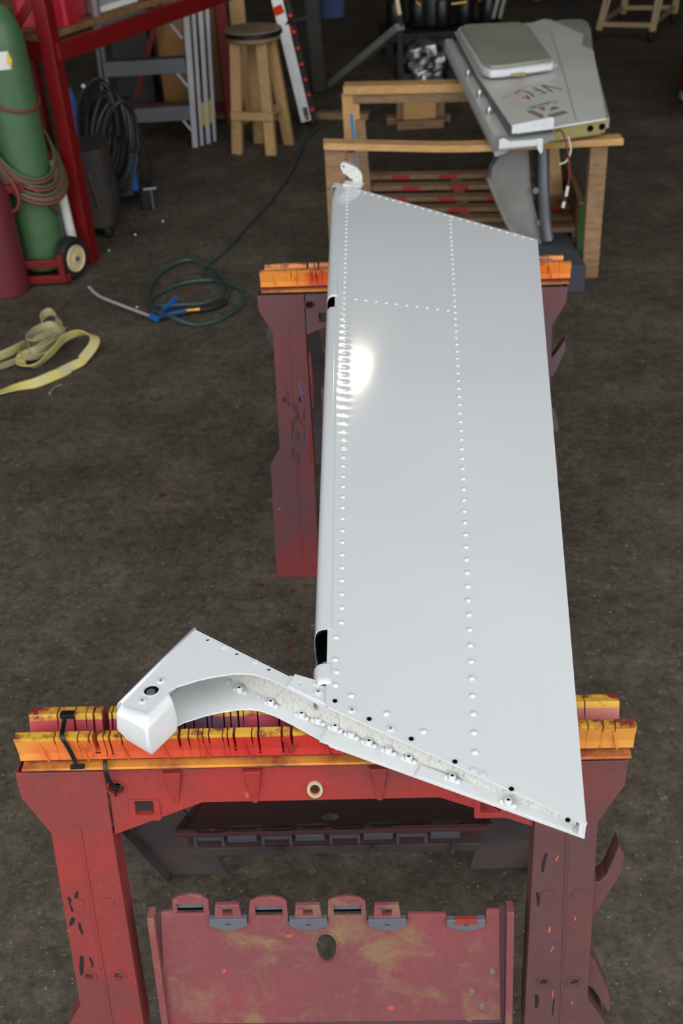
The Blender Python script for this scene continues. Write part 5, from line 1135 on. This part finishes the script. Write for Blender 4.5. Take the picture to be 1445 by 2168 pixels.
for p, q in (((1.99, 8.0, 0.11), (2.33, 7.86, 0.11)), ((2.30, 8.55, 0.11), (2.66, 8.46, 0.11)), ((1.99, 8.0, 0.11), (2.30, 8.55, 0.11)), ((2.33, 7.86, 0.11), (2.66, 8.46, 0.11))):
    mb = MB(); mb.bar(p, q, 0.02, 0.03); mb.build('rail', M_tan, tr_, world=True)
mb = MB(); mb.box(2.1, 2.66, 7.95, 8.5, 0.85, 0.88); mb.build('top', M_ply, tr_, world=True)
tc_ = thing('tool_cabinet', 'red rolling tool cabinet at the right edge', 'cabinet', (2.2, 5.95, 0))
mb = MB(); mb.box(2.03, 2.6, 5.72, 6.2, 0.09, 0.95); mb.build('body', M_redpaint, tc_, bevel=0.006, world=True)
for z in (0.12, 0.30, 0.48, 0.66, 0.80):
    mb = MB(); mb.box(2.05, 2.58, 5.705, 5.72, z, z + 0.12); dr_ = mb.build('drawer', M_redpaint, tc_, bevel=0.003, world=True)
    mb = MB(); mb.box(2.08, 2.55, 5.692, 5.705, z + 0.10, z + 0.112); mb.build('handle', M_alu, dr_, world=True)
for x in (2.06, 2.55):
    for y in (5.76, 6.15):
        mb = MB().lathe([(0.038, -0.014), (0.042, 0), (0.038, 0.014)], 16, T(x, y, 0.042) @ Matrix.Rotation(math.radians(90), 4, 'Y')); cs = mb.build('caster', M_hoser, tc_, smooth=True, world=True)
        mb = MB(); mb.box(x - 0.022, x + 0.022, y - 0.03, y + 0.03, 0.045, 0.092); mb.build('caster_fork', M_alu, cs, world=True)
sh = thing('storage_shelf', 'dark timber shelf unit against the back wall', 'shelf', (1.6, 9.9, 0))
for z in (0.06, 0.5, 0.95):
    mb = MB(); mb.box(1.0, 3.6, 9.7, 10.2, z, z + 0.03); mb.build('shelf_board', M_ply, sh, world=True)
for x in (1.0, 1.85, 2.7, 3.55):
    mb = MB(); mb.box(x, x + 0.06, 9.7, 10.2, 0, 1.5); mb.build('upright', M_ply, sh, world=True)
for i, (x, w_, h_, m_, lb) in enumerate(((1.15, 0.28, 0.25, M_redpaint, 'red crate on the lowest shelf at the back'), (1.50, 0.25, 0.3, M_card, 'brown carton on the lowest shelf at the back'), (2.0, 0.35, 0.22, M_blue, 'blue crate on the lowest shelf at the back'), (3.0, 0.3, 0.3, M_bag, 'dark crate on the lowest shelf at the back'))):
    single(MB().box(x, x + w_, 9.75, 10.1, 0.09, 0.09 + h_), 'storage_crate', m_, lb, 'crate', 0.006)
# floodlight high on the back wall
fl = thing('floodlight', 'rectangular floodlight mounted high in the hangar', 'lamp', (1.24, 9.95, 5.1))
LM = T(1.24, 9.95, 5.1) @ Matrix.Rotation(math.radians(-26), 4, 'X')
mb = MB(); mb.box(-0.17, 0.17, 0.01, 0.12, -0.26, 0.26, LM); mb.build('housing', M_black, fl, bevel=0.01, world=True)
M_lamp, nt_, bs_ = new_mat('warm_lamp_glass'); bs_.inputs['Emission Color'].default_value = (1.0, 0.88, 0.68, 1); bs_.inputs['Emission Strength'].default_value = 60.0
mb = MB(); mb.box(-0.13, 0.13, 0.0, 0.012, -0.21, 0.21, LM); mb.build('lens', M_lamp, fl, world=True)
mb = MB(); mb.bar((1.24, 10.0, 5.1), (1.24, 11.2, 5.1), 0.05, 0.05); mb.build('bracket_arm', M_black, fl, world=True)
